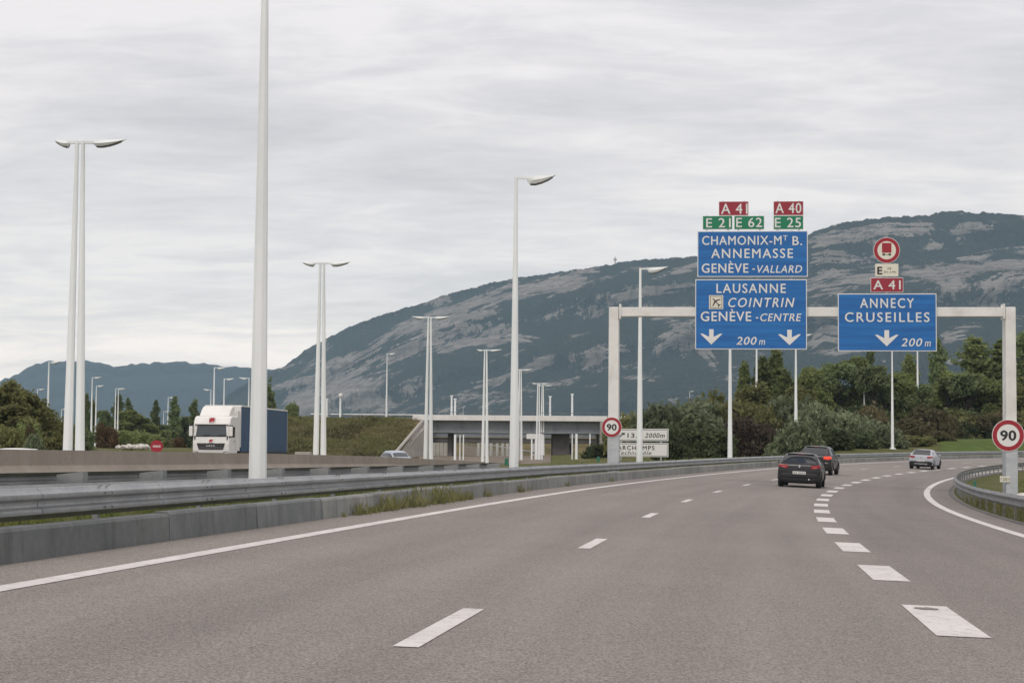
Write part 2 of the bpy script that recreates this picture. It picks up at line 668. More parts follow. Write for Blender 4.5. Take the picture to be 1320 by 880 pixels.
# bright mown lawn beyond the outer rail
lawn_m = simple('lawn_grass', (.070, .105, .022), .95, 0, .3, .5, 'World', bump=.8, dirt=((.11, .115, .035), .6), spec=.1)
m = MB()
a0, a1 = 1212, 1420
nx, ny = 40, 24
vs = []
for j in range(ny + 1):
    for i in range(nx + 1):
        Y = 192 + 60 * j / ny
        p = at(a0 + (a1 - a0) * i / nx, 585, Y)
        vs.append((p.x, p.y))
zz = ground_z(np.array([v[0] for v in vs]), np.array([v[1] for v in vs]))
m.add([(v[0], v[1], zz[i] + .07) for i, v in enumerate(vs)], [(j * (nx + 1) + i, j * (nx + 1) + i + 1, (j + 1) * (nx + 1) + i + 1, (j + 1) * (nx + 1) + i) for j in range(ny) for i in range(nx)])
structure(m.build('lawn', lawn_m, smooth=True))

# ------------------------------------------------------------------ carriageway
def strip(name, n0, n1, ss, mat, dz=0.0, cols=6):
    me = bpy.data.meshes.new(name)
    vs, uv, fs = [], [], []
    for s in ss:
        for j in range(cols + 1):
            n = n0 + (n1 - n0) * j / cols
            vs.append(road(s, n, dz)); uv.append((s, n))
    for i in range(len(ss) - 1):
        for j in range(cols):
            a = i * (cols + 1) + j
            fs.append((a, a + 1, a + cols + 2, a + cols + 1))
    me.from_pydata([tuple(v) for v in vs], [], fs)
    ul = me.uv_layers.new(name='road')
    for l in me.loops:
        ul.data[l.index].uv = uv[l.vertex_index]
    me.materials.append(mat)
    me.polygons.foreach_set('use_smooth', [True] * len(me.polygons))
    o = bpy.data.objects.new(name, me)
    COL.objects.link(o)
    return o


structure(strip('road', -6.64, 6.22, frange(-40, 380, 1.0), asphalt, 0.0, 8))

verge_l = strip('verge', -10.5, -6.83, frange(-30, 300, 1.0), soil, .0, 10)
verge_r = strip('verge', 6.14, 9.6, frange(-30, 300, 1.0), soil, .0, 8)
for o_, sgn in ((verge_l, -1), (verge_r, 1)):
    for i_, v_ in enumerate(o_.data.vertices):
        e_ = (i_ % (11 if sgn < 0 else 9)) / (10.0 if sgn < 0 else 8.0)
        if sgn < 0:
            out_ = 1 - e_
            v_.co.z += .22 - .55 * max(0, out_ - .75) / .25 + .03 * mnoise.noise(v_.co * 1.7)
        else:
            v_.co.z += -.01 + .05 * math.sin(e_ * 3.1) - .5 * max(0, e_ - .8) / .2 + .03 * mnoise.noise(v_.co * 1.7)
    structure(o_)

# painted markings
m = MB()


def mark(m, s0, s1, n0, n1, dz=.005, step=1.0):
    ss = frange(s0, s1, step)
    vs = []
    for s in ss:
        vs += [road(s, n0, dz), road(s, n1, dz)]
    m.add(vs, [(2 * i, 2 * i + 1, 2 * i + 3, 2 * i + 2) for i in range(len(ss) - 1)])


mark(m, -30, 370, N_L - .11, N_L + .11)
structure(m.build('left_edge_line', paint))
m = MB()
mark(m, -30, 370, N_R - .11, N_R + .13)
structure(m.build('right_edge_line', paint))
m = MB()
for k in range(-3, 27):
    mark(m, 11.4 + 13 * k, 14.4 + 13 * k, N_T1 - .08, N_T1 + .08)
structure(m.build('lane_dash_line', paint))
m = MB()
for k in range(-6, 54):
    mark(m, 13.89 + 6.5 * k, 16.89 + 6.5 * k, N_T2 - .19, N_T2 + .19)
structure(m.build('exit_lane_dash_line', paint))
m = MB()
sc_ = [(.105 * math.cos(2 * math.pi * i / 18), .13 * math.sin(2 * math.pi * i / 18) * (1 + .25 * math.sin(i * 2.1))) for i in range(18)]
m.add([road(16.50 + b_, 1.585 + a_, .009) for a_, b_ in sc_], [tuple(range(18))])
structure(m.build('paint_scar', asphalt))

# ------------------------------------------------------------------ low concrete kerb wall along the left
kw = thing('concrete_kerb', road(20, -6.7), 'low grey concrete kerb wall of jointed blocks along the left edge of the road', 'kerb wall')
random.seed(4)
s = -6.0
while s < 250:
    L = 4.0
    d = random.uniform(-.012, .012); h = .325 + random.uniform(-.012, .012)
    prof = [(-6.84, -.15), (-6.60 + d, -.15), (-6.625 + d, h - .03), (-6.645 + d, h), (-6.82, h)]
    o = sweep(prof, frange(s, s + L - .025, 1.0)).build('concrete_block', kerb_conc if s < 29 else kerb_pale, kw, loc=-road(20, -6.7))
    s += L

# ------------------------------------------------------------------ guard rails
WB = [(0, .435), (.012, .437), (.03, .47), (.08, .492), (.084, .515), (.08, .538), (.03, .565), (.022, .592), (.03, .62), (.08, .648), (.084, .67), (.08, .693), (.03, .722), (.012, .748), (0, .75)]


def wbeam(n0, face=1, dz=0.0, th=.012):
    a = [(n0 + face * x, z + dz) for x, z in WB]
    b = [(n0 + face * (x - th), z + dz) for x, z in reversed(WB)]
    return a + b


def guard_rail(name, label, n0, face, s0, s1, step, ground_dz, mat, spacer=False, group=None, post_mat=None, dzf=None):
    org = road(max(s0, 20), n0)
    g = thing(name, org, label, 'guard rail', group)
    beam = sweep(wbeam(n0, face, ground_dz), frange(s0, s1, 1.0)).build('beam', mat, g, smooth=True, loc=-org)
    s = s0 + .6
    bolts = MB()
    while s < s1:
        x, y, z, t, b = axis(s)
        M = Matrix.Translation(road(s, n0 - face * .055, ground_dz)) @ Matrix.Rotation(-t, 4, 'Z')
        MB().box((-.03, -.05, -.5), (.03, .05, .70), M).build('post', post_mat or mat, g, loc=-org)
        if spacer:
            M2 = Matrix.Translation(road(s, n0 - face * .13, ground_dz)) @ Matrix.Rotation(-t, 4, 'Z')
            MB().prism([(-.13, .46), (.13, .5), (.13, .735), (-.13, .735)], -.09, .09, M2).build('spacer_block', mat, g, loc=-org)
        Mb = Matrix.Translation(road(s, n0, ground_dz)) @ Matrix.Rotation(-t, 4, 'Z')
        for dy in (-.12, .12):
            for zz_ in (.515, .67):
                bolts.box((face * .078, dy - .012, zz_ - .012), (face * .096, dy + .012, zz_ + .012), Mb)
            bolts.box((face * .02, dy - .015, .742), (face * .05, dy + .015, .757), Mb)
        s += step
    # lap joints: the end of each beam section lies a few millimetres proud of the next
    s = s0 + .6 + step * .5
    while s < s1:
        a = [(n + face * .006, z) for n, z in wbeam(n0, face, ground_dz, .01)]
        q = sweep(a, [s, s + .32])
        q.build('lap_joint', mat, g, smooth=True, loc=-org)
        s += step
    bolts.build('bolts', galv_dull, g, loc=-org)
    return g


guard_rail('guard_rail', 'long galvanised guard rail above the grey kerb wall on the left of the road', -6.98, 1, -4, 235, 4.0, -.095, galv)


def road2(s, n, dz=0.0):
    # second line of rails: swings from 2.3 m to 1.2 m behind the first
    return road(s, n, dz)


# inner rail behind the first, seen from its back with spacer blocks
org = road(25, -9.2)
g2 = thing('guard_rail', org, 'lower steel guard rail with spacer blocks between kerb rail and concrete barrier', 'guard rail')


def r2(s, n, dz=0.0):
    k = max(0.0, min(1.0, (s - 20) / 30.0))
    return road(s, n + 1.0 * k, dz - .10)


m2 = sweep(wbeam(-9.2, 1, -.12), frange(2, 62, 1.0), r2)
m2.build('beam', galv_dull, g2, smooth=True, loc=-org)
sweep(wbeam(-9.85, -1), frange(2, 62, 1.0), r2).build('beam', galv_dull, g2, smooth=True, loc=-org)
s = 3.0
while s < 62:
    t = road_dir(s)
    M = Matrix.Translation(r2(s, -9.52)) @ Matrix.Rotation(-t, 4, 'Z')
    MB().box((-.05, -.05, -.5), (.05, .05, .72), M).build('post', galv_dull, g2, loc=-org)
    MB().prism([(-.19, .60), (-.19, .73), (.19, .775), (.19, .52), (.05, .46), (-.05, .46)], -.10, .10, M).build('spacer_block', galv, g2, loc=-org)
    s += 3.3

# rail round the inside of the bend on the right
guard_rail('guard_rail', 'curved weathered guard rail on posts round the inside of the bend on the right', 6.30, -1, 8, 290, 2.9, -.13, galv_dull)
# dark rubber-stained kerb under it
kr = sweep([(5.98, -.1), (6.01, .025), (6.13, .035), (6.16, -.1)], frange(8, 150, 1.0)).build('kerb', dark_conc)
tag(kr, 'low dark kerb edging the asphalt under the curved rail', 'kerb')

# ------------------------------------------------------------------ small green delineators on the rails
def delineator(p, label, t):
    d = thing('delineator', p, label, 'marker', 'green rail delineators', -t)
    MB().box((-.05, -.03, 0), (.05, .03, .20)).build('body', green_marker, d, bevel=.01)
    MB().box((-.022, -.036, .11), (.022, -.0305, .16)).build('reflector', lens_grey, d)


delineator(road(52.5, -6.97, .715), 'green delineator on the left rail beside the tall lamp post in the middle', road_dir(52))
delineator(road(71.5, -6.97, .715), 'green delineator on the left rail under the end of the bridge', road_dir(71))
delineator(road(63, 6.34, .60), 'green delineator on the curved rail on the right by the bend', road_dir(66))

# ------------------------------------------------------------------ mountains
def fbm(x, y, z, o=5):
    return mnoise.fractal(Vector((x, y, z)), .95, 2.1, o)


def interp_px(pts, x):
    return float(np.interp(x, [p[0] for p in pts], [p[1] for p in pts]))


def mountain_mat(name, forest_lo, forest_hi, rock_lo, rock_hi):
    m, t, p = new_mat(name)
    at_ = t.n('ShaderNodeAttribute'); at_.attribute_name = 'rock'
    a = t.noise(.010, 8, .66, 'World', (1, 1, 1.6))
    b = t.noise(.045, 7, .70, 'World', (1, 1, .8), w=4)
    b2 = t.noise(.11, 5, .7, 'World', (1, 1, 1), w=14)
    c = t.noise(.004, 4, .6, 'World', w=8)
    flute = t.noise(.035, 6, .7, 'World', (1, 1, .16), w=21)
    k = t.math('ADD', at_.outputs['Fac'], t.math('MULTIPLY', t.math('SUBTRACT', a, .5), 1.7))
    k = t.math('ADD', k, t.math('MULTIPLY', t.math('SUBTRACT', b, .5), 1.7))
    k = t.math('ADD', k, t.math('MULTIPLY', t.math('SUBTRACT', b2, .5), .8))
    f = t.ramp(k, .50, .66)
    forest = t.mix(t.ramp(b2, .35, .65), tuple(v * .55 for v in forest_lo), forest_hi)
    forest = t.mix(t.math('MULTIPLY', t.ramp(b, .42, .6), .6), forest, tuple(v * .6 for v in forest_lo))
    forest = t.mix(t.math('MULTIPLY', t.ramp(c, .45, .65), .5), forest, tuple(v * 1.5 for v in forest_lo))
    st = t.noise(.006, 6, .7, 'World', (1, 1, 14), w=2)
    rock = t.mix(t.ramp(st, .38, .62), rock_lo, rock_hi)
    rock = t.mix(t.math('MULTIPLY', t.ramp(flute, .50, .62), .7), rock, tuple(v * .45 for v in rock_lo))
    t.put(p.inputs['Base Color'], t.mix(f, forest, rock))
    p.inputs['Roughness'].default_value = 1.0
    p.inputs['Specular IOR Level'].default_value = 0.0
    t.put(p.inputs['Normal'], t.bump(t.math('ADD', b, t.math('MULTIPLY', b2, .5)), 1.0, 30.0))
    return m


def mountain(name, crest, depth, foot, x0, x1, nx, nv, mat, amp, rockfn, gully=1.0, jag=4.0):
    """A real slope: its crest lies at the depth given, its foot nearer to us and at ground level."""
    xs = np.linspace(x0, x1, nx)
    V, R = [], []
    for i, px in enumerate(xs):
        D = interp_px(depth, px); F = interp_px(foot, px)
        cp = at(px, interp_px(crest, px), D)
        H = cp.z
        H += jag * (fbm(px * .11, 3.3, 0, 4) + .6 * fbm(px * .45, 7.7, 0, 2))
        fx = cp.x * F / D
        for j in range(nv + 5):
            if j < 5:                                  # the far side, falling away behind the crest
                b = (5 - j) / 5.0
                V.append((cp.x + cp.x / D * 700 * b, D + 700 * b, H - 260 * b * b - 20 * b)); R.append(0.0)
                continue
            v = (j - 5) / (nv - 1.0)
            # steep cliffs under the crest, gentler scree below
            hz = H * (1 - v) ** 1.12
            q = v + .05 * math.sin(v * 22 + px * .006)
            x = cp.x + (fx - cp.x) * q; y = D + (F - D) * q
            w = min(1.0, v * 7) * min(1.0, (1 - v) * 4)
            d = amp * w * (fbm(x * .0016, hz * .0012, 1.0, 6) + .55 * gully * fbm(x * .0065, hz * .0016, 5.0, 4))
            y += d * 1.3
            z = hz + d * .25 * w
            r = rockfn(px, v, x, y, z)
            V.append((x, y, z if v < .999 else -8.0)); R.append(r)
    rows = nv + 5
    F_ = [(i * rows + j, (i + 1) * rows + j, (i + 1) * rows + j + 1, i * rows + j + 1) for i in range(nx - 1) for j in range(rows - 1)]
    me = bpy.data.meshes.new(name)
    me.from_pydata(V, [], F_)
    a = me.attributes.new('rock', 'FLOAT', 'POINT')
    a.data.foreach_set('value', R)
    me.materials.append(mat)
    me.polygons.foreach_set('use_smooth', [True] * len(me.polygons))
    o = bpy.data.objects.new(name, me)
    COL.objects.link(o)
    return structure(o)


CREST = [(150, 560), (230, 541), (280, 521), (295, 508), (315, 495), (335, 484), (350, 478), (365, 473), (380, 462), (395, 451), (420, 438), (450, 422), (480, 410),
         (500, 404), (515, 399), (545, 390), (575, 379), (600, 372), (625, 366), (660, 357), (700, 351), (735, 346), (770, 341), (800, 335),
         (830, 331), (870, 329), (898, 327), (940, 322), (985, 313), (1042, 302), (1060, 295), (1090, 288), (1120, 284), (1160, 281.5),
         (1200, 281), (1212, 277), (1240, 276), (1252, 280), (1275, 278), (1300, 280.5), (1330, 283), (1420, 287), (1560, 300), (1750, 330), (1950, 380)]
DEPTH = [(150, 6300), (400, 6000), (700, 5400), (1100, 4900), (1950, 4700)]
FOOT = [(150, 5600), (350, 5000), (600, 4200), (1100, 3500), (1950, 3300)]


def seg_band(px, v, pts, half):
    """1 inside a rock band whose middle line is given in (px, v)."""
    if px < pts[0][0] or px > pts[-1][0]:
        return 0.0
    c = interp_px(pts, px)
    e = min(1.0, (px - pts[0][0]) / 25.0, (pts[-1][0] - px) / 25.0)
    return max(0.0, 1.0 - ((v - c) / half) ** 2) * max(e, 0)


def rock_main(px, v, x, y, z):
    # photo row of this height, so that the bands fall where the mountain has them
    py = HOR - (z - CAM_H) / y * FPX
    n = fbm(x * .0045, z * .011, 2.0, 5)
    r = .19 + .42 * n + .26 * fbm(x * .016, z * .020, 6.0, 4) - .10 * max(0.0, (v - .62) / .38)
    ledge = mnoise.fractal(Vector((px * .013, (py + (.40 if px < 800 else .12) * (px - 700)) * .11, 9.0)), .95, 2.1, 5)
    r += .55 * max(0.0, ledge - .04)
    r += .13 * max(0.0, min(1.0, (px - 1000) / 60.0)) * max(0.0, 1 - v / .55)
    B = .98
    # long ledges running up the mountain to the right
    for pts, h in (([(395, 498), (470, 455), (520, 425), (560, 412), (600, 397), (650, 378), (720, 366), (760, 362)], 11),
                   ([(540, 428), (580, 415), (640, 400)], 7),
                   ([(380, 520), (440, 492), (500, 462), (545, 440), (580, 436)], 12),
                   ([(560, 455), (600, 443), (660, 436), (700, 440)], 7),
                   ([(345, 503), (400, 492), (425, 488)], 6),
                   ([(600, 500), (640, 490), (690, 470), (720, 462)], 8),
                   ([(660, 378), (720, 360), (745, 352), (775, 350)], 8),
                   ([(780, 385), (830, 374), (900, 366)], 7),
                   ([(830, 405), (880, 398), (900, 396)], 8),
                   ([(840, 450), (870, 432), (900, 436), (930, 470)], 16),
                   ([(745, 470), (780, 452), (800, 448), (815, 450)], 13),
                   ([(860, 350), (900, 340), (960, 345)], 6),
                   ([(1035, 312), (1080, 302), (1130, 292), (1200, 288), (1212, 290)], 11),
                   ([(1216, 292), (1245, 288), (1285, 288)], 8),
                   ([(1036, 335), (1065, 328), (1105, 330)], 13),
                   ([(1030, 368), (1060, 360), (1100, 355), (1150, 352)], 17),
                   ([(1150, 352), (1185, 350), (1230, 342), (1290, 335), (1400, 330)], 9),
                   ([(1240, 390), (1270, 368), (1300, 355), (1400, 350)], 17),
                   ([(1225, 330), (1300, 318), (1420, 312)], 6),
                   ([(1040, 410), (1070, 402), (1100, 400)], 9),
                   ([(1040, 440), (1065, 425), (1100, 430)], 15),
                   ([(1205, 432), (1230, 424), (1260, 420)], 13)):
        if pts[0][0] < px < pts[-1][0]:
            e = min(1.0, (px - pts[0][0]) / 18.0, (pts[-1][0] - px) / 18.0)
            dc = py - interp_px(pts, px)
            k = max(0.0, 1.0 - (dc / (h * 1.25)) ** 2)
            k *= .62 + 1.25 * mnoise.fractal(Vector((px * .022, dc * .30, h)), .9, 2.2, 4) + .35
            r = max(r, (B * k + .30 * n) * (e ** .5 if e > 0 else 0))
    # quarry and scree at the foot on the left
    if 350 < px < 560 and 440 < py < 560:
        k = max(0, 1 - ((px - 455) / 75.0) ** 2) * max(0, 1 - ((py - 512) / 34.0) ** 2)
        k2 = max(0, 1 - ((px - 400) / 46.0) ** 2) * max(0, 1 - ((py - 522) / 22.0) ** 2)
        r = max(r, 1.25 * max(k, k2) - .12 + .35 * n)
    return r


mt_main = mountain_mat('limestone_mountain', (.024, .034, .026), (.056, .068, .042), (.27, .24, .215), (.48, .425, .38))
mountain('mountain', CREST, DEPTH, FOOT, 150, 1950, 900, 230, mt_main, 95.0, rock_main)

FAR = [(-600, 520), (-300, 500), (-60, 500), (0, 491), (20, 482), (45, 470), (60, 466), (72, 467), (90, 466), (110, 466), (130, 470), (150, 472.5),
       (175, 470), (200, 468), (240, 468), (270, 471), (320, 474), (360, 477), (450, 490), (560, 510)]
mt_far = mountain_mat('distant_wooded_hills', (.024, .034, .032), (.036, .048, .040), (.10, .11, .08), (.14, .15, .10))
mountain('hills', FAR, [(-600, 8600), (560, 8600)], [(-600, 7000), (560, 6600)], -600, 560, 200, 50, mt_far, 90.0,
         lambda px, v, x, y, z: -.25 + .5 * fbm(x * .003, z * .006, 4.0, 4), .6, 10.0)

# tiny relay mast on the crest
p = at(793, 334, 5200)
mast = thing('relay_mast', (p.x, p.y, p.z - 10), 'tiny relay mast standing on the mountain crest', 'mast')
MB().tube([(0, 0, 0), (0, 0, 16)], [2.2, 1.2], 8).build('mast_shaft', pale_conc, mast)
MB().box((-4, -2, 6), (4, 2, 12)).build('platform', pale_conc, mast, bevel=.4)

# ------------------------------------------------------------------ haze
hz = MB().box((-7900, -800, -12), (7900, 9600, 900)).build('haze', bpy.data.materials.new('air_haze'))
tag(hz, kind='stuff')
hm = hz.data.materials[0]
hm.use_nodes = True
ht = hm.node_tree
for n_ in list(ht.nodes):
    ht.nodes.remove(n_)
ho = ht.nodes.new('ShaderNodeOutputMaterial')
hv = ht.nodes.new('ShaderNodeVolumePrincipled')
hv.inputs['Color'].default_value = (.56, .79, 1.0, 1)
hv.inputs['Density'].default_value = 6.6e-5
hv.inputs['Anisotropy'].default_value = 0.0
ht.links.new(hv.outputs[0], ho.inputs['Volume'])
hz.visible_shadow = True

# ------------------------------------------------------------------ gantry and motorway signs
PHI = .10
G0 = at(1050, 585, 79.0)
EX = Vector((math.cos(PHI), -math.sin(PHI), 0)); EN = Vector((-math.sin(PHI), -math.cos(PHI), 0)); EZ = Vector((0, 0, 1))


def on_gantry(px, py, off=0.0):
    """(a, b): metres along and up the vertical plane of the gantry, off metres in front of it."""
    d = ray(px, py); o = Vector((0, 0, CAM_H)); q = G0 + EN * off
    t = (q - o).dot(EN) / d.dot(EN)
    w = o + d * t - G0
    return w.dot(EX), w.z + G0.z


GM = Matrix(((EX.x, -EN.x, 0, G0.x), (EX.y, -EN.y, 0, G0.y), (0, 0, 1, 0), (0, 0, 0, 1)))   # local x along, y away from us, z up


def gthing(name, a, z, label, cat, group=None, off=0.0):
    t = bpy.data.objects.new(name, None); t.empty_display_size = .2
    COL.objects.link(t)
    t.matrix_world = GM @ Matrix.Translation((a, -off, z))
    return tag(t, label, cat, group)


def lettering(text, box, mat, parent, y=-.012, shear=0.0, bold=.011, space=1.12, thick=.002):
    """Solid letters filling the box (x0, x1, z0, z1) of the parent's own x-z plane, facing -y."""
    cu = bpy.data.curves.new('lettering', 'FONT')
    cu.body = text; cu.size = 1.0; cu.shear = shear; cu.offset = 0.0; cu.space_character = space; cu.extrude = .004
    cu.resolution_u = 4
    o = bpy.data.objects.new('lettering', cu); COL.objects.link(o)
    dg = bpy.context.evaluated_depsgraph_get(); dg.update()
    me = bpy.data.meshes.new_from_object(o.evaluated_get(dg))
    bpy.data.objects.remove(o); bpy.data.curves.remove(cu)
    co = np.zeros(len(me.vertices) * 3); me.vertices.foreach_get('co', co); co = co.reshape(-1, 3)
    lo, hi = co.min(0), co.max(0)
    x0, x1, z0, z1 = box
    e_ = (z1 - z0) * bold * 1.5
    x0, x1, z0, z1 = x0 + e_, x1 - e_, z0 + e_ * .7, z1 - e_ * .7
    n = np.empty_like(co)
    n[:, 0] = x0 + (co[:, 0] - lo[0]) / (hi[0] - lo[0]) * (x1 - x0)
    n[:, 2] = z0 + (co[:, 1] - lo[1]) / (hi[1] - lo[1]) * (z1 - z0)
    n[:, 1] = y - (co[:, 2] - lo[2]) / max(hi[2] - lo[2], 1e-6) * thick
    me.vertices.foreach_set('co', n.ravel()); me.materials.clear(); me.materials.append(mat); me.update()
    if bold:                                           # heavier strokes: the letters again, a hair apart in depth
        bm = bmesh.new()
        em = (z1 - z0) * bold * 1.5
        for kx, kz, dy in ((-em, 0, 0), (em, 0, -.0007), (0, em * .7, -.0014), (0, -em * .7, -.0021)):
            m2_ = me.copy()
            m2_.transform(Matrix.Translation((kx, dy, kz)))
            bm.from_mesh(m2_); bpy.data.meshes.remove(m2_)
        bm.to_mesh(me); bm.free()
    q = bpy.data.objects.new('lettering', me); COL.objects.link(q); q.parent = parent
    return q


class Panel:
    """A sign on the gantry whose outline and writing are given in photo pixels."""

    def __init__(self, name, px0, px1, py0, py1, label, cat, film, border=None, group=None, off=.42, bw=.035):
        self.off = off
        a0, zt = on_gantry(px0, (py0 + py1) / 2, off)[0], on_gantry((px0 + px1) / 2, py0, off)[1]
        a1, zb = on_gantry(px1, (py0 + py1) / 2, off)[0], on_gantry((px0 + px1) / 2, py1, off)[1]
        self.a, self.z = (a0 + a1) / 2, zb
        self.t = gthing(name, self.a, self.z, label, cat, group, off)
        w, h = a1 - a0, zt - zb
        self.w, self.h = w, h
        if border:
            MB().box((-w / 2, 0, 0), (w / 2, .05, h)).build('border', border, self.t, bevel=.008)
            self.p = MB().box((-w / 2 + bw, -.004, bw), (w / 2 - bw, .02, h - bw)).build('panel', film, self.t)
        else:
            self.p = MB().box((-w / 2, -.004, 0), (w / 2, .03, h)).build('panel', film, self.t, bevel=.004)
        for fx in (-.36, .36):
            MB().box((fx * w - .04, .0505, -.02), (fx * w + .04, .13, h + .02)).build('bracket', sign_back, self.t)

    def box(self, x0, x1, y0, y1):
        xm, ym = (x0 + x1) / 2, (y0 + y1) / 2
        return (on_gantry(x0, ym, self.off)[0] - self.a, on_gantry(x1, ym, self.off)[0] - self.a,
                on_gantry(xm, y1, self.off)[1] - self.z, on_gantry(xm, y0, self.off)[1] - self.z)

    def text(self, s, x0, x1, y0, y1, mat=None, **k):
        return lettering(s, self.box(x0, x1, y0, y1), mat or white_film, self.p, **k)

    def arrow(self, x0, x1, y0, y1):
        a0, a1, z0, z1 = self.box(x0, x1, y0, y1)
        w, h, c = a1 - a0, z1 - z0, (a0 + a1) / 2
        pl = [(c, z0), (c + w * .5, z0 + h * .70), (c + w * .40, z0 + h * .72), (c + w * .10, z0 + h * .50), (c + w * .10, z1), (c - w * .10, z1), (c - w * .10, z0 + h * .50), (c - w * .40, z0 + h * .72), (c - w * .5, z0 + h * .70)]
        MB().prism(pl, -.016, -.010).build('arrow', white_film, self.p)


def A(x): return 870 + x / 4.0
def Bq(y): return 240 + y / 4.0
def C(x): return 1060 + x / 5.058
def D(y): return 290 + y / 5.058


# gantry frame
la, ra = on_gantry(791, 500)[0], on_gantry(1302.5, 500)[0]
ztop = on_gantry(1050, 396)[1]; zbot = on_gantry(1050, 408)[1]
gl = GM @ Vector((la, 0, 0)); gr = GM @ Vector((ra, 0, 0))
gan = gthing('sign_gantry', la, gz(gl.x, gl.y), 'tall off white steel gantry spanning the road with two legs and a beam', 'gantry')
zg = gan.matrix_world.translation.z
legw = .21
for a, gg in ((la, gl), (ra, gr)):
    zb = gz(gg.x, gg.y) - .3 - zg
    x = a - la
    lg = MB()
    lg.prism([(x - legw * 1.06, zb), (x + legw * 1.06, zb), (x + legw * .96, ztop - zg), (x - legw * .96, ztop - zg)], -.2, .72)
    lg.build('leg', gantry_white, gan, bevel=.02)
    MB().box((x - legw * 1.12, -.225, zb), (x + legw * 1.12, .735, zb + 2.55)).build('leg_sleeve', leg_steel, gan, bevel=.015)
    MB().box((x - .42, -.4, zb + .28), (x + .42, .62, zb + .36)).build('base_plate', sign_back, gan)
MB().box((legw + .012, -.14, zbot - zg), (ra - la - legw - .012, .34, ztop - zg - .006)).build('beam', gantry_white, gan, bevel=.015)
for x in (legw + .05, ra - la - legw - .05):
    MB().box((x - .035, -.24, zbot - zg - .10), (x + .035, .45, ztop - zg + .13)).build('flange', gantry_white, gan)

# upper left panel
P1 = Panel('motorway_sign', 899.0, 1041.3, 297.6, 356.8, 'upper blue direction sign for Chamonix and Annemasse on the gantry', 'sign', blue_film, white_film)
P1.text('CHAMONIX-M', A(140), A(550), Bq(256), Bq(303))
P1.text('T', A(558), A(580), Bq(254), Bq(280))
P1.text('B.', A(606), A(656), Bq(258), Bq(305))
P1.text('ANNEMASSE', A(187), A(609), Bq(322), Bq(371), space=1.2)
P1.text('GENÈVE', A(138), A(379), Bq(386), Bq(447))
P1.text('-', A(400), A(412), Bq(424), Bq(431))
P1.text('VALLARD', A(424), A(656), Bq(408), Bq(447), shear=.22)
P2 = Panel('motorway_sign', 896.2, 1040.2, 360.0, 450.2, 'large lower blue direction sign for Lausanne with two white arrows', 'sign', blue_film, white_film)
P2.text('LAUSANNE', A(214), A(572), Bq(502), Bq(551), space=1.2)
P2.text('COINTRIN', A(275), A(617), Bq(575), Bq(624), shear=.22, space=1.25)
P2.text('GENÈVE', A(133), A(394), Bq(633), Bq(696))
P2.text('-', A(418), A(430), Bq(675), Bq(682))
P2.text('CENTRE', A(440), A(653), Bq(656), Bq(696), shear=.22)
P2.text('200', A(316), A(422), Bq(776), Bq(817), shear=.22)
P2.text('m', A(433), A(465), Bq(793), Bq(817), shear=.22, bold=.006)
P2.arrow(A(131), A(245), Bq(737), Bq(816))
P2.arrow(A(532), A(650), Bq(740), Bq(819))
# airport symbol
a0, a1, z0, z1 = P2.box(A(176), A(249), Bq(562), Bq(633))
fr = MB().box((a0, -.012, z0), (a1, -.0045, z1)).build('airport_symbol', cream_film, P2.p)
cx, cz, r = (a0 + a1) / 2, (z0 + z1) / 2, (a1 - a0) / 2
q = MB()
e = .85 * r
for (x0_, z0_, x1_, z1_) in ((-e, -e, e, -e + .02), (-e, e - .02, e, e), (-e, -e + .02, -e + .02, e - .02), (e - .02, -e + .02, e, e - .02)):
    q.box((cx + x0_, -.016, cz + z0_), (cx + x1_, -.0125, cz + z1_))
Rm = Matrix.Translation((cx, 0, cz)) @ Matrix.Rotation(rad(-42), 4, 'Y')
u = r / .6
q.prism([(-.035 * u, -.40 * u), (.035 * u, -.40 * u), (.045 * u, .36 * u), (0, .46 * u), (-.045 * u, .36 * u)], -.0165, -.013, Rm)
q.prism([(-.44 * u, -.02 * u), (-.44 * u, -.10 * u), (-.05 * u, .03 * u), (-.05 * u, .17 * u)], -.0165, -.013, Rm)
q.prism([(.44 * u, -.02 * u), (.05 * u, .17 * u), (.05 * u, .03 * u), (.44 * u, -.10 * u)], -.0165, -.013, Rm)
q.prism([(-.18 * u, -.42 * u), (.18 * u, -.42 * u), (.03 * u, -.28 * u), (-.03 * u, -.28 * u)], -.0165, -.013, Rm)
q.build('aeroplane', black_film, P2.p)
# right panel
P3 = Panel('motorway_sign', 1080.1, 1207.4, 378.3, 452.6, 'blue direction sign for Annecy and Cruseilles on the right of the gantry', 'sign', blue_film, white_film)
P3.text('ANNECY', C(246), C(598), D(477), D(541), space=1.25)
P3.text('CRUSEILLES', C(147), C(699), D(569), D(632), space=1.25)
P3.arrow(C(343), C(497), D(685), D(790))
P3.text('200', C(513), C(652), D(738), D(791), shear=.22)
P3.text('m', C(667), C(707), D(759), D(791), shear=.22, bold=.006)

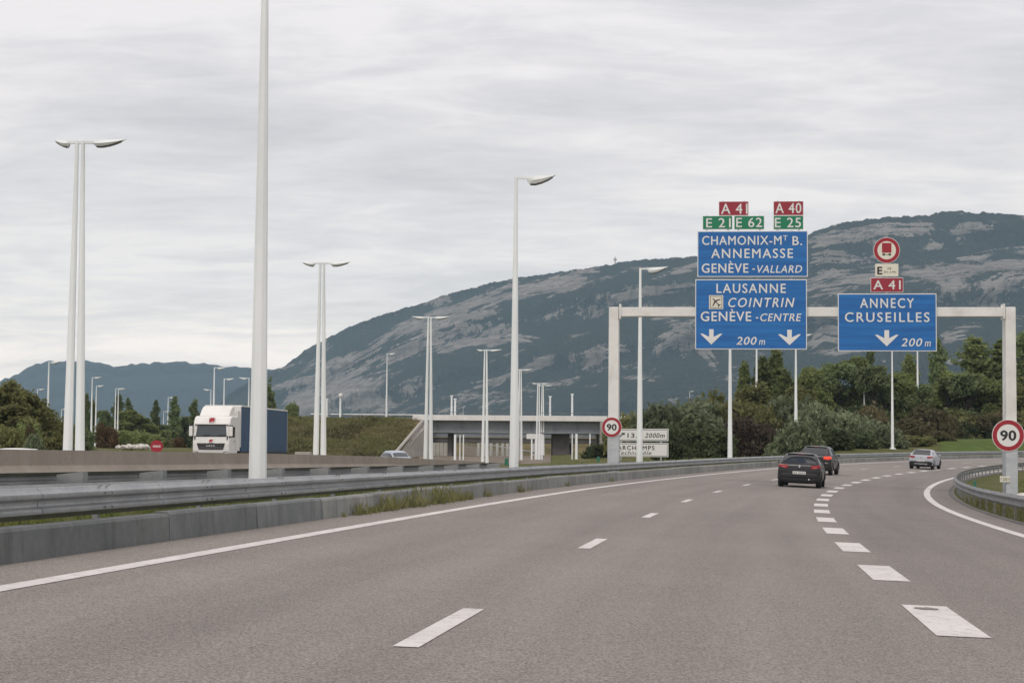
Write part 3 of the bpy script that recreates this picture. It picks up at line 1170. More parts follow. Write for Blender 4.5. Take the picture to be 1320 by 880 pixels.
# numbered route plates above the panels
for (x0, x1, y0, y1, col, txt, tb, lab, conv) in (
        (226, 380, 78, 151.5, plate_red, 'A 41', (238, 375, 90, 143), 'red route plate reading A 41 above the two left green plates', 0),
        (143, 297, 152.5, 223, plate_green, 'E 21', (161, 288, 165, 213), 'green route plate reading E 21 on the upper left sign', 0),
        (305, 461, 152.5, 223, plate_green, 'E 62', (316, 450, 163, 212), 'green route plate reading E 62 on the upper left sign', 0),
        (508, 663, 77, 150.5, plate_red, 'A 40', (518, 652, 87, 140), 'red route plate reading A 40 above the green E 25 plate', 0),
        (508, 663, 151.5, 223, plate_green, 'E 25', (515, 650, 163, 213), 'green route plate reading E 25 under the red A 40 plate', 0),
        (315, 528, 343, 437, plate_red, 'A 41', (333, 511, 360, 420), 'red route plate reading A 41 above the Annecy sign', 1)):
    fx, fy = (A, Bq) if not conv else (C, D)
    p = Panel('route_plate', fx(x0), fx(x1), fy(y0), fy(y1), lab, 'route plate', col, white_film, 'numbered route plates above the blue signs', bw=.018)
    p.text(txt, fx(tb[0]), fx(tb[1]), fy(tb[2]), fy(tb[3]))
pe = Panel('supplementary_plate', C(345), C(496), D(253), D(335), 'small cream plate with a black letter E under the lorry ban sign', 'sign', cream_film)
pe.text('E', C(358), C(392), D(272), D(322), black_film, bold=.03)
pe.text('DE', C(426), C(450), D(277), D(289), black_film, bold=.0)
pe.text('25t. à 44t.', C(402), C(484), D(299), D(312), black_film, bold=.0)


def round_sign(name, origin, r, label, group, M=None, number=None):
    t = bpy.data.objects.new(name, None); t.empty_display_size = .2
    COL.objects.link(t)
    t.matrix_world = M @ Matrix.Translation(origin)
    tag(t, label, 'sign', group)
    MB().disc((0, 0, 0), r, .03, k=48).build('rim', white_film, t)
    MB().ring((0, -.006, 0), r * .70, r * .965, .007, 48).build('red_ring', red_film, t)
    f = MB().disc((0, -.004, 0), r * .70, .006, k=48).build('face', cream_film if number is None else white_film, t)
    if number:
        lettering(number, (-r * .50, r * .50, -r * .33, r * .33), black_film, f, y=-.008, bold=.035, space=1.05)
    return t, f


a, z = on_gantry(1143, 322.6, .42)
tb, fb = round_sign('lorry_ban_sign', (a, -.42, z), .535, 'round red bordered ban sign with a small lorry above the Annecy sign', None, GM)
MB().box((-.19, -.010, -.10), (.19, -.005, .30)).build('lorry_symbol', red_film, fb)
for x in (-.17, .07):
    MB().box((x, -.010, -.215), (x + .10, -.005, -.13)).build('lorry_wheel', black_film, fb)
MB().box((-.05, -.010, -.19), (.05, -.005, -.17)).build('lorry_axle', black_film, fb)
MB().tube([(0, .06, -1.9), (0, .06, .3)], .035, 8).build('post', sign_back, tb)

# the two 90 limits fixed to the legs
sl, fl = round_sign('speed_limit_sign', (on_gantry(788.5, 550, .26)[0], -.26, on_gantry(788.5, 550.3, .26)[1]), .415, 'round 90 speed limit sign fixed to the left leg of the gantry', None, GM, '90')
MB().box((-.16, .031, -.3), (.2, .06, .3)).build('bracket', sign_back, sl)
sr, fr2 = round_sign('speed_limit_sign', (on_gantry(1299.7, 561, .26)[0], -.26, on_gantry(1299.7, 561, .26)[1]), .645, 'large round 90 speed limit sign on the right gantry leg', None, GM, '90')
MB().box((-.2, .031, -.4), (.2, .06, .4)).build('bracket', sign_back, sr)
# cream location plate on the right leg
pl = Panel('location_plate', 1289.0, 1302.0, 613.6, 621.0, 'little cream plate on the foot of the right gantry leg', 'plate', cream_film, off=.30)
pl.text('1201', 1290.2, 1300.8, 615.2, 619.4, black_film, bold=.0)

# ------------------------------------------------------------------ white roadside sign for the exit
es0 = at(790, 585, 128); es1 = at(861.3, 585, 126)
ev = (es1 - es0); eang = math.atan2(ev.y, ev.x); ew = ev.length
zgr = gz(es1.x, es1.y)
zt_ = at(830, 552.5, 127).z; zb_ = at(830, 588.5, 127).z
est = thing('exit_sign', ((es0.x + es1.x) / 2, (es0.y + es1.y) / 2, zgr), 'white exit announcement sign for Archamps behind the left gantry leg', 'sign', None, eang)
H0, H1 = zb_ - zgr, zt_ - zgr
sp = H0 + (H1 - H0) * .53
for nm, b0, b1 in (('upper_panel', sp + .06, H1), ('lower_panel', H0, sp - .06)):
    bd = MB().box((-ew / 2, 0, b0), (ew / 2, .05, b1)).build(nm, black_film if nm == 'x' else white_film, est, bevel=.006)
    if nm == 'upper_panel':
        up = bd
    else:
        lp = bd
e = .05
for (b0, b1, par) in ((sp + .06, H1, up), (H0, sp - .06, lp)):
    q = MB()
    for (x0_, z0_, x1_, z1_) in ((-ew / 2 + e, b0 + e, ew / 2 - e, b0 + e + .035), (-ew / 2 + e, b1 - e - .035, ew / 2 - e, b1 - e), (ew / 2 - e - .035, b0 + e + .036, ew / 2 - e, b1 - e - .036), (-ew / 2 + e, b0 + e + .036, -ew / 2 + e + .035, b1 - e - .036)):
        q.box((x0_, -.005, z0_), (x1_, -.0005, z1_))
    q.build('inner_border', lens_grey, par)


def ex(px): return -ew / 2 + (px - 790) / 71.3 * ew
def ezz(py): return H1 + (py - 552.5) / 36.0 * (H0 - H1)


lettering('13.1', (ex(809), ex(826), ezz(564), ezz(558)), black_film, up, y=-.006, bold=.02)
lettering('2000m', (ex(831.5), ex(857), ezz(564), ezz(558)), black_film, up, y=-.006, shear=.25, bold=.01)
q = MB()
q.prism([(ex(796), ezz(564)), (ex(798), ezz(564)), (ex(804), ezz(559.5)), (ex(804.5), ezz(561.5)), (ex(806), ezz(557.5)), (ex(800), ezz(557.8)), (ex(802.5), ezz(558.8))], -.01, -.006)
q.box((ex(796), -.0105, ezz(564)), (ex(797.5), -.0064, ezz(558)))
q.build('exit_symbol', black_film, up)
lettering('ARCHAMPS', (ex(796), ex(844), ezz(579.8), ezz(574.2)), black_film, lp, y=-.006, bold=.02, space=1.25)
lettering('Technopôle', (ex(796), ex(840), ezz(587.3), ezz(580.9)), black_film, lp, y=-.006, shear=.25, bold=.0, space=1.1)
for x in (-ew * .36, ew * .36):
    MB().box((x - .05, .052, -.4), (x + .05, .14, H1 - .05)).build('post', sign_back, est)

# ------------------------------------------------------------------ street lamps
LAMP_H = 9.75
HEAD = [(.30, .02), (.36, -.10), (.42, -.25), (.60, -.27), (.86, -.20), (1.10, -.07), (1.30, .085), (1.18, .065), (.80, .045)]


def wing_mb(side=1):
    """Blade-shaped lamp head: a curved wing that tapers to its tip."""
    m = MB()
    xs = [.36, .46, .62, .82, 1.02, 1.18, 1.30]
    top = [.02, .03, .035, .045, .055, .07, .085]
    bot = [-.13, -.23, -.235, -.185, -.105, -.015, .070]
    wid = [.09, .16, .17, .15, .12, .08, .02]
    rings = []
    for x, t, b, w in zip(xs, top, bot, wid):
        rings.append([(side * x, -w * .8, t), (side * x, w * .8, t), (side * x, w, (t + b) / 2), (side * x, w * .6, b + .012), (side * x, -w * .6, b + .012), (side * x, -w, (t + b) / 2)])
    k = 6
    vs = [p for r in rings for p in r]
    fs = [(i * k + j, i * k + (j + 1) % k, (i + 1) * k + (j + 1) % k, (i + 1) * k + j) for i in range(len(rings) - 1) for j in range(k)]
    fs += [tuple(range(k)), tuple(range(len(vs) - 1, len(vs) - k - 1, -1))]
    m.add(vs, fs)
    lens = MB()
    vs = []
    for x, b, w in list(zip(xs, bot, wid))[1:6]:
        vs += [(side * x, -w * .72, b + .02), (side * x, w * .72, b + .02), (side * x, w * .5, b - .012), (side * x, -w * .5, b - .012)]
    n = 5
    fs = [(i * 4 + j, i * 4 + (j + 1) % 4, (i + 1) * 4 + (j + 1) % 4, (i + 1) * 4 + j) for i in range(n - 1) for j in range(4)] + [(0, 1, 2, 3), (n * 4 - 1, n * 4 - 2, n * 4 - 3, n * 4 - 4)]
    lens.add(vs, fs)
    return m, lens


def add_head(t, side, z, dx=0.0, flat=1.0):
    m, l = wing_mb(side)
    for mm in (m, l):
        mm.v = [(x + dx, y, zz * flat + z) for x, y, zz in mm.v]
    h = m.build('lamp_head', pole_white, t, smooth=True)
    l.build('lens', lens_grey, h)


def pole_mb(H, r0, r1, x0=0.0, x1=0.0):
    m = MB(); k = 8
    vs = []
    for z, r, x in ((-.6, r0, x0), (0, r0, x0), (H, r1, x1)):
        for j in range(k):
            a = 2 * math.pi * (j + .5) / k
            vs.append((x + r * math.cos(a), r * math.sin(a), z))
    fs = [(i * k + j, i * k + (j + 1) % k, (i + 1) * k + (j + 1) % k, (i + 1) * k + j) for i in range(2) for j in range(k)] + [tuple(range(k - 1, -1, -1)), tuple(2 * k + j for j in range(k))]
    m.add(vs, fs)
    return m


def make_lamp(H=LAMP_H, side=1):
    t = thing('street_lamp', (0, 0, 0), None, 'lamp')
    pole_mb(H, .165, .055).build('pole', pole_white, t, bevel=.01)
    MB().box((side * .056 if side > 0 else -.40, -.035, H - .07), (.40 if side > 0 else -.056, .035, H - .005)).build('arm', pole_white, t)
    add_head(t, side, H - .02)
    b = MB().box((-.30, -.30, -.10), (.30, .30, .015))
    for sx in (-.22, .22):
        for sy in (-.22, .22):
            b.tube([(sx, sy, .015), (sx, sy, .09)], .03, 6)
    b.build('base_plate', pole_white, t)
    return t


def make_twin(H=LAMP_H):
    t = thing('twin_street_lamp', (0, 0, 0), None, 'lamp')
    for sx in (-1, 1):
        pole_mb(H, .150, .055, sx * .185, sx * .085).build('pole', pole_white, t, bevel=.01)
    MB().box((-.46, -.04, H - .09), (.46, .04, H - .015)).build('arm', pole_white, t)
    add_head(t, 1, H - .03, .04, .7); add_head(t, -1, H - .03, -.04, .7)
    return t


LP = make_lamp(); LPL = make_lamp(side=-1); TW = make_twin()
ROW = 'single lamps along the left guard rail'


def put(proto, used, loc, rotz, label, group, scale=1.0):
    o = proto if not used else copy_tree(proto)
    o.location = loc; o.rotation_euler = (0, 0, rotz); o.scale = (scale,) * 3
    tag(o, label, None, group)
    return o


FIRST = {'LP': False, 'LPL': False, 'TW': False}


def lamp(kind, loc, rotz, label, group, scale=1.0):
    proto = {'LP': LP, 'LPL': LPL, 'TW': TW}[kind]
    o = put(proto, FIRST[kind], loc, rotz, label, group, scale)
    FIRST[kind] = True
    return o


# along the outer rail, 29 m apart
for px, s, lab in ((332.5, 31.5, 'nearest tall white lamp pole, running out of the top of the picture'),
                   (662.5, 60.3, 'tall white lamp in the middle with its dark lens over the left rail'),
                   (824.5, 89.0, 'white lamp behind the gantry beam in front of the Archamps sign'),
                   (941.0, 117.5, 'white lamp pole whose top is hidden by the blue Lausanne sign, left of the cars')):
    p = road(s, -8.0); p = at(px, 590, p.y); p.z = gz(p.x, p.y)
    o = lamp('LP', p, -road_dir(s) * .6, lab, ROW)
    o.scale.z = {662.5: (at(px, 228, p.y).z - p.z) / LAMP_H, 824.5: (at(px, 345.5, p.y).z - p.z) / LAMP_H}.get(px, 1.0)
for px, top, hz_, lab in ((1026, 431, None, 'white lamp pole under the right edge of the Lausanne sign, foot behind a willow'),
                          (1150.5, 453, None, 'white lamp pole under the Annecy sign, standing behind the outer rail')):
    Y = (LAMP_H - 1.16 + 1.4) * FPX / (588 - top)
    p = at(px, 590, Y); g = gz(p.x, p.y)
    Y = (LAMP_H - 1.16 + g) * FPX / (588.5 - top); p = at(px, 590, Y); p.z = gz(p.x, p.y)
    lamp('LP', p, 0, lab, ROW)

# twin masts along the concrete barrier
TWN = 'twin masts along the concrete barrier'
for px, top, lab in ((95, 179, 'nearest twin lamp mast, in front of the distant hills on the left'),
                     (412, 337.5, 'twin lamp mast in front of the grass embankment'),
                     (552, 408, 'twin lamp mast in front of the concrete abutment of the bridge'),
                     (625, 450.5, 'twin lamp mast left of the tall lamp, crossing the bridge beam'),
                     (670, 476, 'twin lamp mast half hidden by the tall middle lamp pole'),
                     (693.5, 494.5, 'small twin lamp mast just right of the tall middle lamp'),
                     (699, 508.5, 'farthest twin lamp mast, small, rising over the bridge')):
    h0 = HOR + ROLL * (px - 660)
    Y = 9.0 * FPX / (h0 - top)
    for _ in range(3):
        p = at(px, 585, Y); g = gz(p.x, p.y); Y = (LAMP_H + g - CAM_H) * FPX / (h0 - top)
    p = at(px, 585, Y); p.z = gz(p.x, p.y)
    o = lamp('TW', p, -.08, lab, TWN)
    k_ = {95: .5, 412: .68, 552: .85}.get(px)
    if k_:
        for ch in [c for c in bpy.data.objects if c.parent == o and c.name.startswith('lamp_head')]:
            if sum(v.co.x for v in ch.data.vertices) < 0:
                ch.scale = (k_, 1, 1); ch.location = (-.2 * (1 - k_), 0, 0)

# far single lamps: column, top row, kind, label
FAR_L = 'far lamps on the left carriageways'
for px, top, kind, Hs, lab in (
        (60.5, 466.5, 'LP', 1, 'slim white lamp left of the nearest twin mast, head to the right'),
        (46.5, 501.5, 'LP', 1, 'small lamp rising over the wooded slope at the far left'),
        (78, 527, 'LP', 1, 'tiny lamp between the wooded slope and the nearest twin mast'),
        (117, 486.5, 'LP', 1, 'far lamp right of the nearest twin mast, taller of two close together'),
        (122.5, 497, 'LP', 1, 'far lamp right of the nearest twin mast, shorter of two close together'),
        (147.5, 500.5, 'LP', 1, 'far lamp in front of the poplars, left of two that share one height'),
        (151, 501, 'LP', 1, 'far lamp in front of the poplars, right of two that share one height'),
        (156.5, 524, 'LPL', 1, 'low far lamp beside the rusty bush, head to the left'),
        (179, 537, 'LPL', .8, 'short lamp above the white rocks, head to the left'),
        (202, 531, 'LPL', .9, 'short lamp behind the no entry sign'),
        (210, 530, 'LP', .9, 'thin far lamp between two poplars right of the no entry sign'),
        (215.5, 512, 'LP', 1, 'far lamp beside the poplar left of the lorry'),
        (230, 543, 'LP', .8, 'little lamp just left of the lorry cab'),
        (270.5, 502, 'LPL', 1, 'lamp behind the lorry cab, head to the left'),
        (274.5, 473.5, 'LP', 1, 'tallest lamp rising behind the lorry cab'),
        (287.5, 488, 'LP', 1, 'lamp rising behind the lorry cab, head to the right'),
        (319.5, 487, 'LPL', 1, 'lamp just left of the nearest tall pole behind the lorry')):
    h0 = HOR + ROLL * (px - 660)
    Y = min(430, 9.5 * FPX / (h0 - top) * Hs)
    for _ in range(4):
        p = at(px, 585, Y); g = gz(p.x, p.y); Y = min(470, max(130, (LAMP_H * Hs + g - CAM_H) * FPX / (h0 - top)))
    p = at(px, 585, Y); p.z = at(px, top, Y).z - LAMP_H * Hs
    p.z = min(p.z, gz(p.x, p.y)) if abs(p.z - gz(p.x, p.y)) > .4 else gz(p.x, p.y)
    lamp(kind, p, random.uniform(-.3, .3), lab, FAR_L, Hs)

# ------------------------------------------------------------------ concrete barrier on the left
LROW = [(-20, -20.3), (56, -12.8), (91.7, -9.2), (127.6, -5.55), (168, -2.35), (205, .85), (248, 3.3), (330, 7)]
WTOP = [(-20, 1.24), (48, 1.18), (76, 1.10), (102, .98), (142, .60), (175, .36), (330, .35)]


def barrier_pt(Y, n, z):
    x = float(np.interp(Y, [a[0] for a in LROW], [a[1] for a in LROW])) + .85
    return Vector((x + n, Y - n * .1, z))


m = MB()
prof = [(-.14, 1.0), (.14, 1.0), (.20, .45), (.40, .16), (.42, -.6), (-.42, -.6), (-.40, .16), (-.20, .45)]
ys = frange(2, 252, 2.0)
vs = []
for Y in ys:
    top = float(np.interp(Y, [a[0] for a in WTOP], [a[1] for a in WTOP]))
    g = top - .74
    for n, f in prof:
        vs.append(barrier_pt(Y, n, g + (top - g) * f if f > 0 else g + f))
k = len(prof)
m.add(vs, [(i * k + j, i * k + (j + 1) % k, (i + 1) * k + (j + 1) % k, (i + 1) * k + j) for i in range(len(ys) - 1) for j in range(k)])
bw = m.build('concrete_barrier', wall_conc)
tag(bw, 'long brownish concrete barrier wall between the two carriageways', 'barrier')

# opposite carriageway, mostly hidden by the barrier
m = MB(); vs = []
cl_ = [(-18, 20), (-17.5, 60), (-18.5, 110), (-19.5, 150), (-27, 210), (-41, 280), (-58, 340), (-85, 420)]
pts = []
for i in range(len(cl_) - 1):
    for q in range(12):
        t = q / 12.0
        pts.append((cl_[i][0] * (1 - t) + cl_[i + 1][0] * t, cl_[i][1] * (1 - t) + cl_[i + 1][1] * t))
cols = 10
xy = []
for i, (x, y) in enumerate(pts):
    a, b = pts[max(i - 2, 0)], pts[min(i + 2, len(pts) - 1)]
    d = Vector((b[0] - a[0], b[1] - a[1])).normalized()
    for j in range(cols + 1):
        n = -4.6 + 9.2 * j / cols
        xy.append((x + d.y * n, y - d.x * n))
zz = ground_z(np.array([a[0] for a in xy]), np.array([a[1] for a in xy]))
m.add([(a[0], a[1], zz[i] + .10) for i, a in enumerate(xy)], [(i * (cols + 1) + j, i * (cols + 1) + j + 1, (i + 1) * (cols + 1) + j + 1, (i + 1) * (cols + 1) + j) for i in range(len(pts) - 1) for j in range(cols)])
structure(m.build('opposite_road', simple('far_asphalt', (.20, .19, .185), .9, 0, .1, .3, 'World')))

# ------------------------------------------------------------------ embankment and bridge
emb_m = simple('dry_embankment_grass', (.125, .102, .050), 1.0, 0, .35, .25, 'World', bump=.8, dirt=((.075, .078, .035), .7), spec=.1)
BY = 265.0


def slope_mesh(name, top_l, top_r, toe_l, toe_r, ztop, depth=26, nx=60, ny=14, seed=1):
    """A grassed bank: face from the toe line up to the crown, then a level top going back."""
    m = MB(); rnd = random.Random(seed); vs = []
    for j in range(ny + 4):
        for i in range(nx + 1):
            t = i / nx
            if j <= ny:
                v = j / ny
                a = Vector(toe_l).lerp(Vector(toe_r), t); b = Vector(top_l).lerp(Vector(top_r), t)
                p = a.lerp(b, v)
                e = math.sin(v * math.pi)
                p.z += e * (.25 * mnoise.noise(p * .25) + .15 * mnoise.noise(p * .9))
            else:
                b = Vector(top_l).lerp(Vector(top_r), t)
                p = b + Vector((0, depth * (j - ny) / 3.0, 0))
            vs.append(p)
    m.add(vs, [(j * (nx + 1) + i, j * (nx + 1) + i + 1, (j + 1) * (nx + 1) + i + 1, (j + 1) * (nx + 1) + i) for j in range(ny + 3) for i in range(nx)])
    return structure(m.build(name, emb_m, smooth=True))


zt = at(545, 540.5, BY).z
tl, tr = at(330, 585, BY + 6), at(546.5, 585, BY)
bl, br = at(318, 585, 246), at(511, 585, 252)
slope_mesh('embankment', (tl.x, tl.y, zt), (tr.x, tr.y, zt), (bl.x - 4, bl.y, -.5), (br.x, br.y, -.3), zt)
# rounded end of the bank, falling to the left
e0 = at(256, 585, 268)
slope_mesh('embankment', (e0.x, e0.y + 8, .8), (tl.x, tl.y, zt), (e0.x, 256, -.5), (bl.x - 4, bl.y, -.5), zt, 20, 30, 12, 2)
# the same on the far right behind the shrubs
tl2, tr2 = at(778, 585, BY), at(1010, 585, BY + 10)
bl2, br2 = at(800, 585, 250), at(1010, 585, 250)
slope_mesh('embankment', (tl2.x, tl2.y, zt - .2), (tr2.x, tr2.y, zt - .2), (bl2.x, bl2.y, -.3), (br2.x, br2.y, .5), zt, 26, 40, 12, 3)

br_o = at(660, 585, BY)
bridge = thing('bridge', (br_o.x, BY, gz(br_o.x, BY)), 'long flat road bridge with a pale parapet over a grey girder', 'bridge')
bo = -bridge.location


def zpx(py, px=660, Y=BY):
    return at(px, py, Y).z


xl, xr = at(546, 540, BY).x, at(778, 540, BY).x
za, zb, zc_, zd = zpx(535.3), zpx(542.3), zpx(556.5), zpx(558.2)
MB().box((xl - 1.5, BY - .25, zb), (xr + 6, BY + .10, za)).build('parapet', parapet_w, bridge, loc=bo, bevel=.04)
MB().box((xl - 1.5, BY + 12.6, zb), (xr + 6, BY + 12.9, za)).build('parapet', parapet_w, bridge, loc=bo, bevel=.04)
MB().box((xl, BY + .102, zb + .03), (xr, BY + 12.59, zb + .34)).build('deck', bridge_grey, bridge, loc=bo)
for yy in (.9, 6.0, 11.2):
    q = MB().box((xl, BY + yy, zc_), (xr, BY + yy + .35, zb + .028))
    q.box((xl, BY + yy - .3, zd), (xr, BY + yy + .65, zc_ - .002))
    x = xl + 2.0
    while x < xr:
        q.box((x, BY + yy - .2, zc_ + .002), (x + .05, BY + yy - .002, zb + .02)); x += 3.2
    q.build('girder', bridge_grey, bridge, loc=bo)
# railing above the parapet
q = MB(); x = xl - 1
while x < xr + 5:
    q.box((x - .03, BY - .1, za), (x + .03, BY - .04, za + .42)); x += 2.0
q.box((xl - 1, BY - .11, za + .36), (xr + 5, BY - .03, za + .42))
q.build('railing', galv_dull, bridge, loc=bo)
for px0, px1 in ((577, 583), (712, 734)):
    a, b = at(px0, 585, BY + 3).x, at(px1, 585, BY + 3).x
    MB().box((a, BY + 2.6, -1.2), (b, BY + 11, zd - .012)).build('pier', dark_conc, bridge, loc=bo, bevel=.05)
# abutments: left one with its raking wing wall facing us
w = [at(545.5, 543, BY - 1.5), at(509, 586, BY - 14), at(553, 590, BY - 1.5), at(553, 543, BY - 1.5)]
q = MB()
f = [(p.x, p.y, p.z) for p in w]; f[1] = (f[1][0], f[1][1], f[1][2] - .6); f[2] = (f[2][0], f[2][1], f[2][2] - 1.2)
bk = [(x + .15, y + 1.2, z) for x, y, z in f]
q.add(f + bk, [(0, 1, 2, 3), (7, 6, 5, 4), (0, 4, 5, 1), (1, 5, 6, 2), (2, 6, 7, 3), (3, 7, 4, 0)])
q.build('wing_wall', pale_conc, bridge, loc=bo)
# coping along its raking edge
c0, c1 = w[0] + Vector((-.1, -.2, .05)), w[1] + Vector((-.15, -.2, .0))
MB().tube([c0, c1], .22, 6).build('coping', pale_conc, bridge, loc=bo)
MB().box((xl - .6, BY - .2, -1.5), (xl + .5, BY + 12.8, zb - .003)).build('abutment', pale_conc, bridge, loc=bo)
MB().box((xr - .5, BY - .2, -1.5), (xr + 1.2, BY + 12.8, zb - .003)).build('abutment', pale_conc, bridge, loc=bo)

# ground rising behind both decks closes the view under them
ba, bb = at(540, 585, 392), at(800, 585, 392)
ca, cb = at(540, 585, 366), at(800, 585, 366)
slope_mesh('embankment', (ba.x, ba.y, at(660, 562, 392).z), (bb.x, bb.y, at(660, 562, 392).z), (ca.x, ca.y, -.6), (cb.x, cb.y, -.4), 4.0, 20, 40, 12, 5)

# a second deck stands behind the first
B2 = 292.0
b2o = at(660, 585, B2)
br2_ = thing('bridge', (b2o.x, B2, gz(b2o.x, B2)), 'second darker bridge deck seen low under the first bridge', 'bridge')
bo2 = -br2_.location
x0_, x1_ = at(540, 585, B2).x, at(800, 585, B2).x
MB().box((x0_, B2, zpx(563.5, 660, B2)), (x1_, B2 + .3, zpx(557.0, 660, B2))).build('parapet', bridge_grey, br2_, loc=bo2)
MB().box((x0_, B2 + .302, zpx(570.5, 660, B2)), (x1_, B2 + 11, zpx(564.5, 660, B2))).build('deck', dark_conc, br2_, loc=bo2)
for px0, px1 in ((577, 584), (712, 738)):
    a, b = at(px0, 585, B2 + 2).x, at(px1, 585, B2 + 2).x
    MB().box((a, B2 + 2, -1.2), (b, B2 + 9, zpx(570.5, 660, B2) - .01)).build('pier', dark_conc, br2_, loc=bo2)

m = MB(); xy = []
for j in range(25):
    for i in range(13):
        p = at(540 + 170 * i / 12.0, 585, 190 + 110 * j / 24.0); xy.append((p.x, p.y))
zz = ground_z(np.array([a[0] for a in xy]), np.array([a[1] for a in xy]))
m.add([(a[0], a[1], zz[i] + .09) for i, a in enumerate(xy)], [(j * 13 + i, j * 13 + i + 1, (j + 1) * 13 + i + 1, (j + 1) * 13 + i) for j in range(24) for i in range(12)])
structure(m.build('gravel_ground', simple('brown_gravel', (.20, .17, .14), .95, 0, .3, .4, 'World', bump=.6, dirt=((.11, .105, .06), .6), spec=.1), smooth=True))

# what shows under the bridge: panels, columns, a climbing ramp, slim posts
m = MB(); Yq = 318
x0_, x1_ = at(557, 585, Yq).x, at(581, 585, Yq).x
fen = thing('noise_wall', (x0_, Yq, gz(x0_, Yq)), 'pale panelled wall seen under the left end of the bridge', 'wall')
n = 5
for i in range(n):
    a = x0_ + (x1_ - x0_) * i / n
    MB().box((a + .04, Yq, -1), (a + (x1_ - x0_) / n - .04, Yq + .15, at(570, 569.5, Yq).z)).build('panel', pale_conc, fen, loc=-fen.location)
ra0, ra1 = at(598, 573, 345), at(694, 590, 300)
q = MB()
f = [(ra0.x, ra0.y, -2), (ra1.x, ra1.y, -2), (ra1.x, ra1.y, ra1.z), (ra0.x, ra0.y, ra0.z)]
q.add(f + [(x - .3, y + 8, z) for x, y, z in f], [(0, 1, 2, 3), (7, 6, 5, 4), (0, 4, 5, 1), (1, 5, 6, 2), (2, 6, 7, 3), (3, 7, 4, 0)])
rp = thing('ramp', (0, 0, 0), 'weathered concrete ramp climbing to the left under the bridge', 'ramp')
rp.location = (ra1.x, ra1.y, gz(ra1.x, ra1.y))
q.build('ramp_wall', wall_conc, rp, loc=-rp.location)
q = MB()
for i in range(26):
    p = ra0.lerp(ra1, i / 25.0)
    q.box((p.x - .05, p.y - .05, p.z - .05), (p.x + .05, p.y + .05, p.z + .8))
q.tube([ra0 + Vector((0, -.08, .72)), ra1 + Vector((0, -.08, .72))], .14, 6)
q.build('railing', galv, rp, loc=-rp.location)
col_m = simple('pale_column', (.55, .54, .51), .7, 0, .06, 1.0, 'World')
for i, px in enumerate((617, 624, 633, 641, 648, 654, 688)):
    p = at(px, 585, 308); hh = at(px, 567, 308).z
    o = MB().tube([(0, 0, -1), (0, 0, hh - gz(p.x, p.y))], .24, 10).build('column', col_m, smooth=True)
    o.location = (p.x, p.y, gz(p.x, p.y))
    tag(o, 'pale round column in the row standing under the second bridge', 'column', 'columns under the second bridge')
for px, wpx, ytop, lab in ((586.5, 3.4, 560, 'thick white post under the bridge, left of two thin ones'), (592.8, 1.6, 560, 'left one of two thin white posts under the bridge'),
                           (597.2, 1.8, 560, 'right one of two thin white posts under the bridge'), (737.5, 1.6, 559, 'thin white post right beside the dark pier'),
                           (743, 3.6, 559, 'thick white post right of the dark pier'), (760.5, 1.8, 559, 'white post between the dark pier and the gantry leg')):
    Yp = 240; p = at(px, 585, Yp); g = gz(p.x, p.y); hh = at(px, ytop, Yp).z - g
    r = wpx / 2 / FPX * Yp
    o = MB().tube([(0, 0, -.6), (0, 0, hh)], [r, r * .85], 10).build('post', pole_white, smooth=True)
    o.location = (p.x, p.y, g); o.name = 'white_post'
    tag(o, lab, 'post')
bs = at(689, 585, 236)
bst = thing('roadside_board', (bs.x, bs.y, gz(bs.x, bs.y)), 'small white board on four posts standing under the bridge', 'sign')
za_, zb_2 = at(689, 559, 236).z - bst.location.z, at(689, 565.5, 236).z - bst.location.z
wv = (at(700, 585, 236).x - at(679, 585, 236).x) / 2
MB().box((-wv, -.03, zb_2), (wv, .03, za_)).build('board', white_film, bst, bevel=.01)
for x in (-.35, .12, .50, .92):
    MB().box((x * wv - .09, .031, -.5), (x * wv + .09, .2, za_ - .05)).build('post', pole_white, bst)

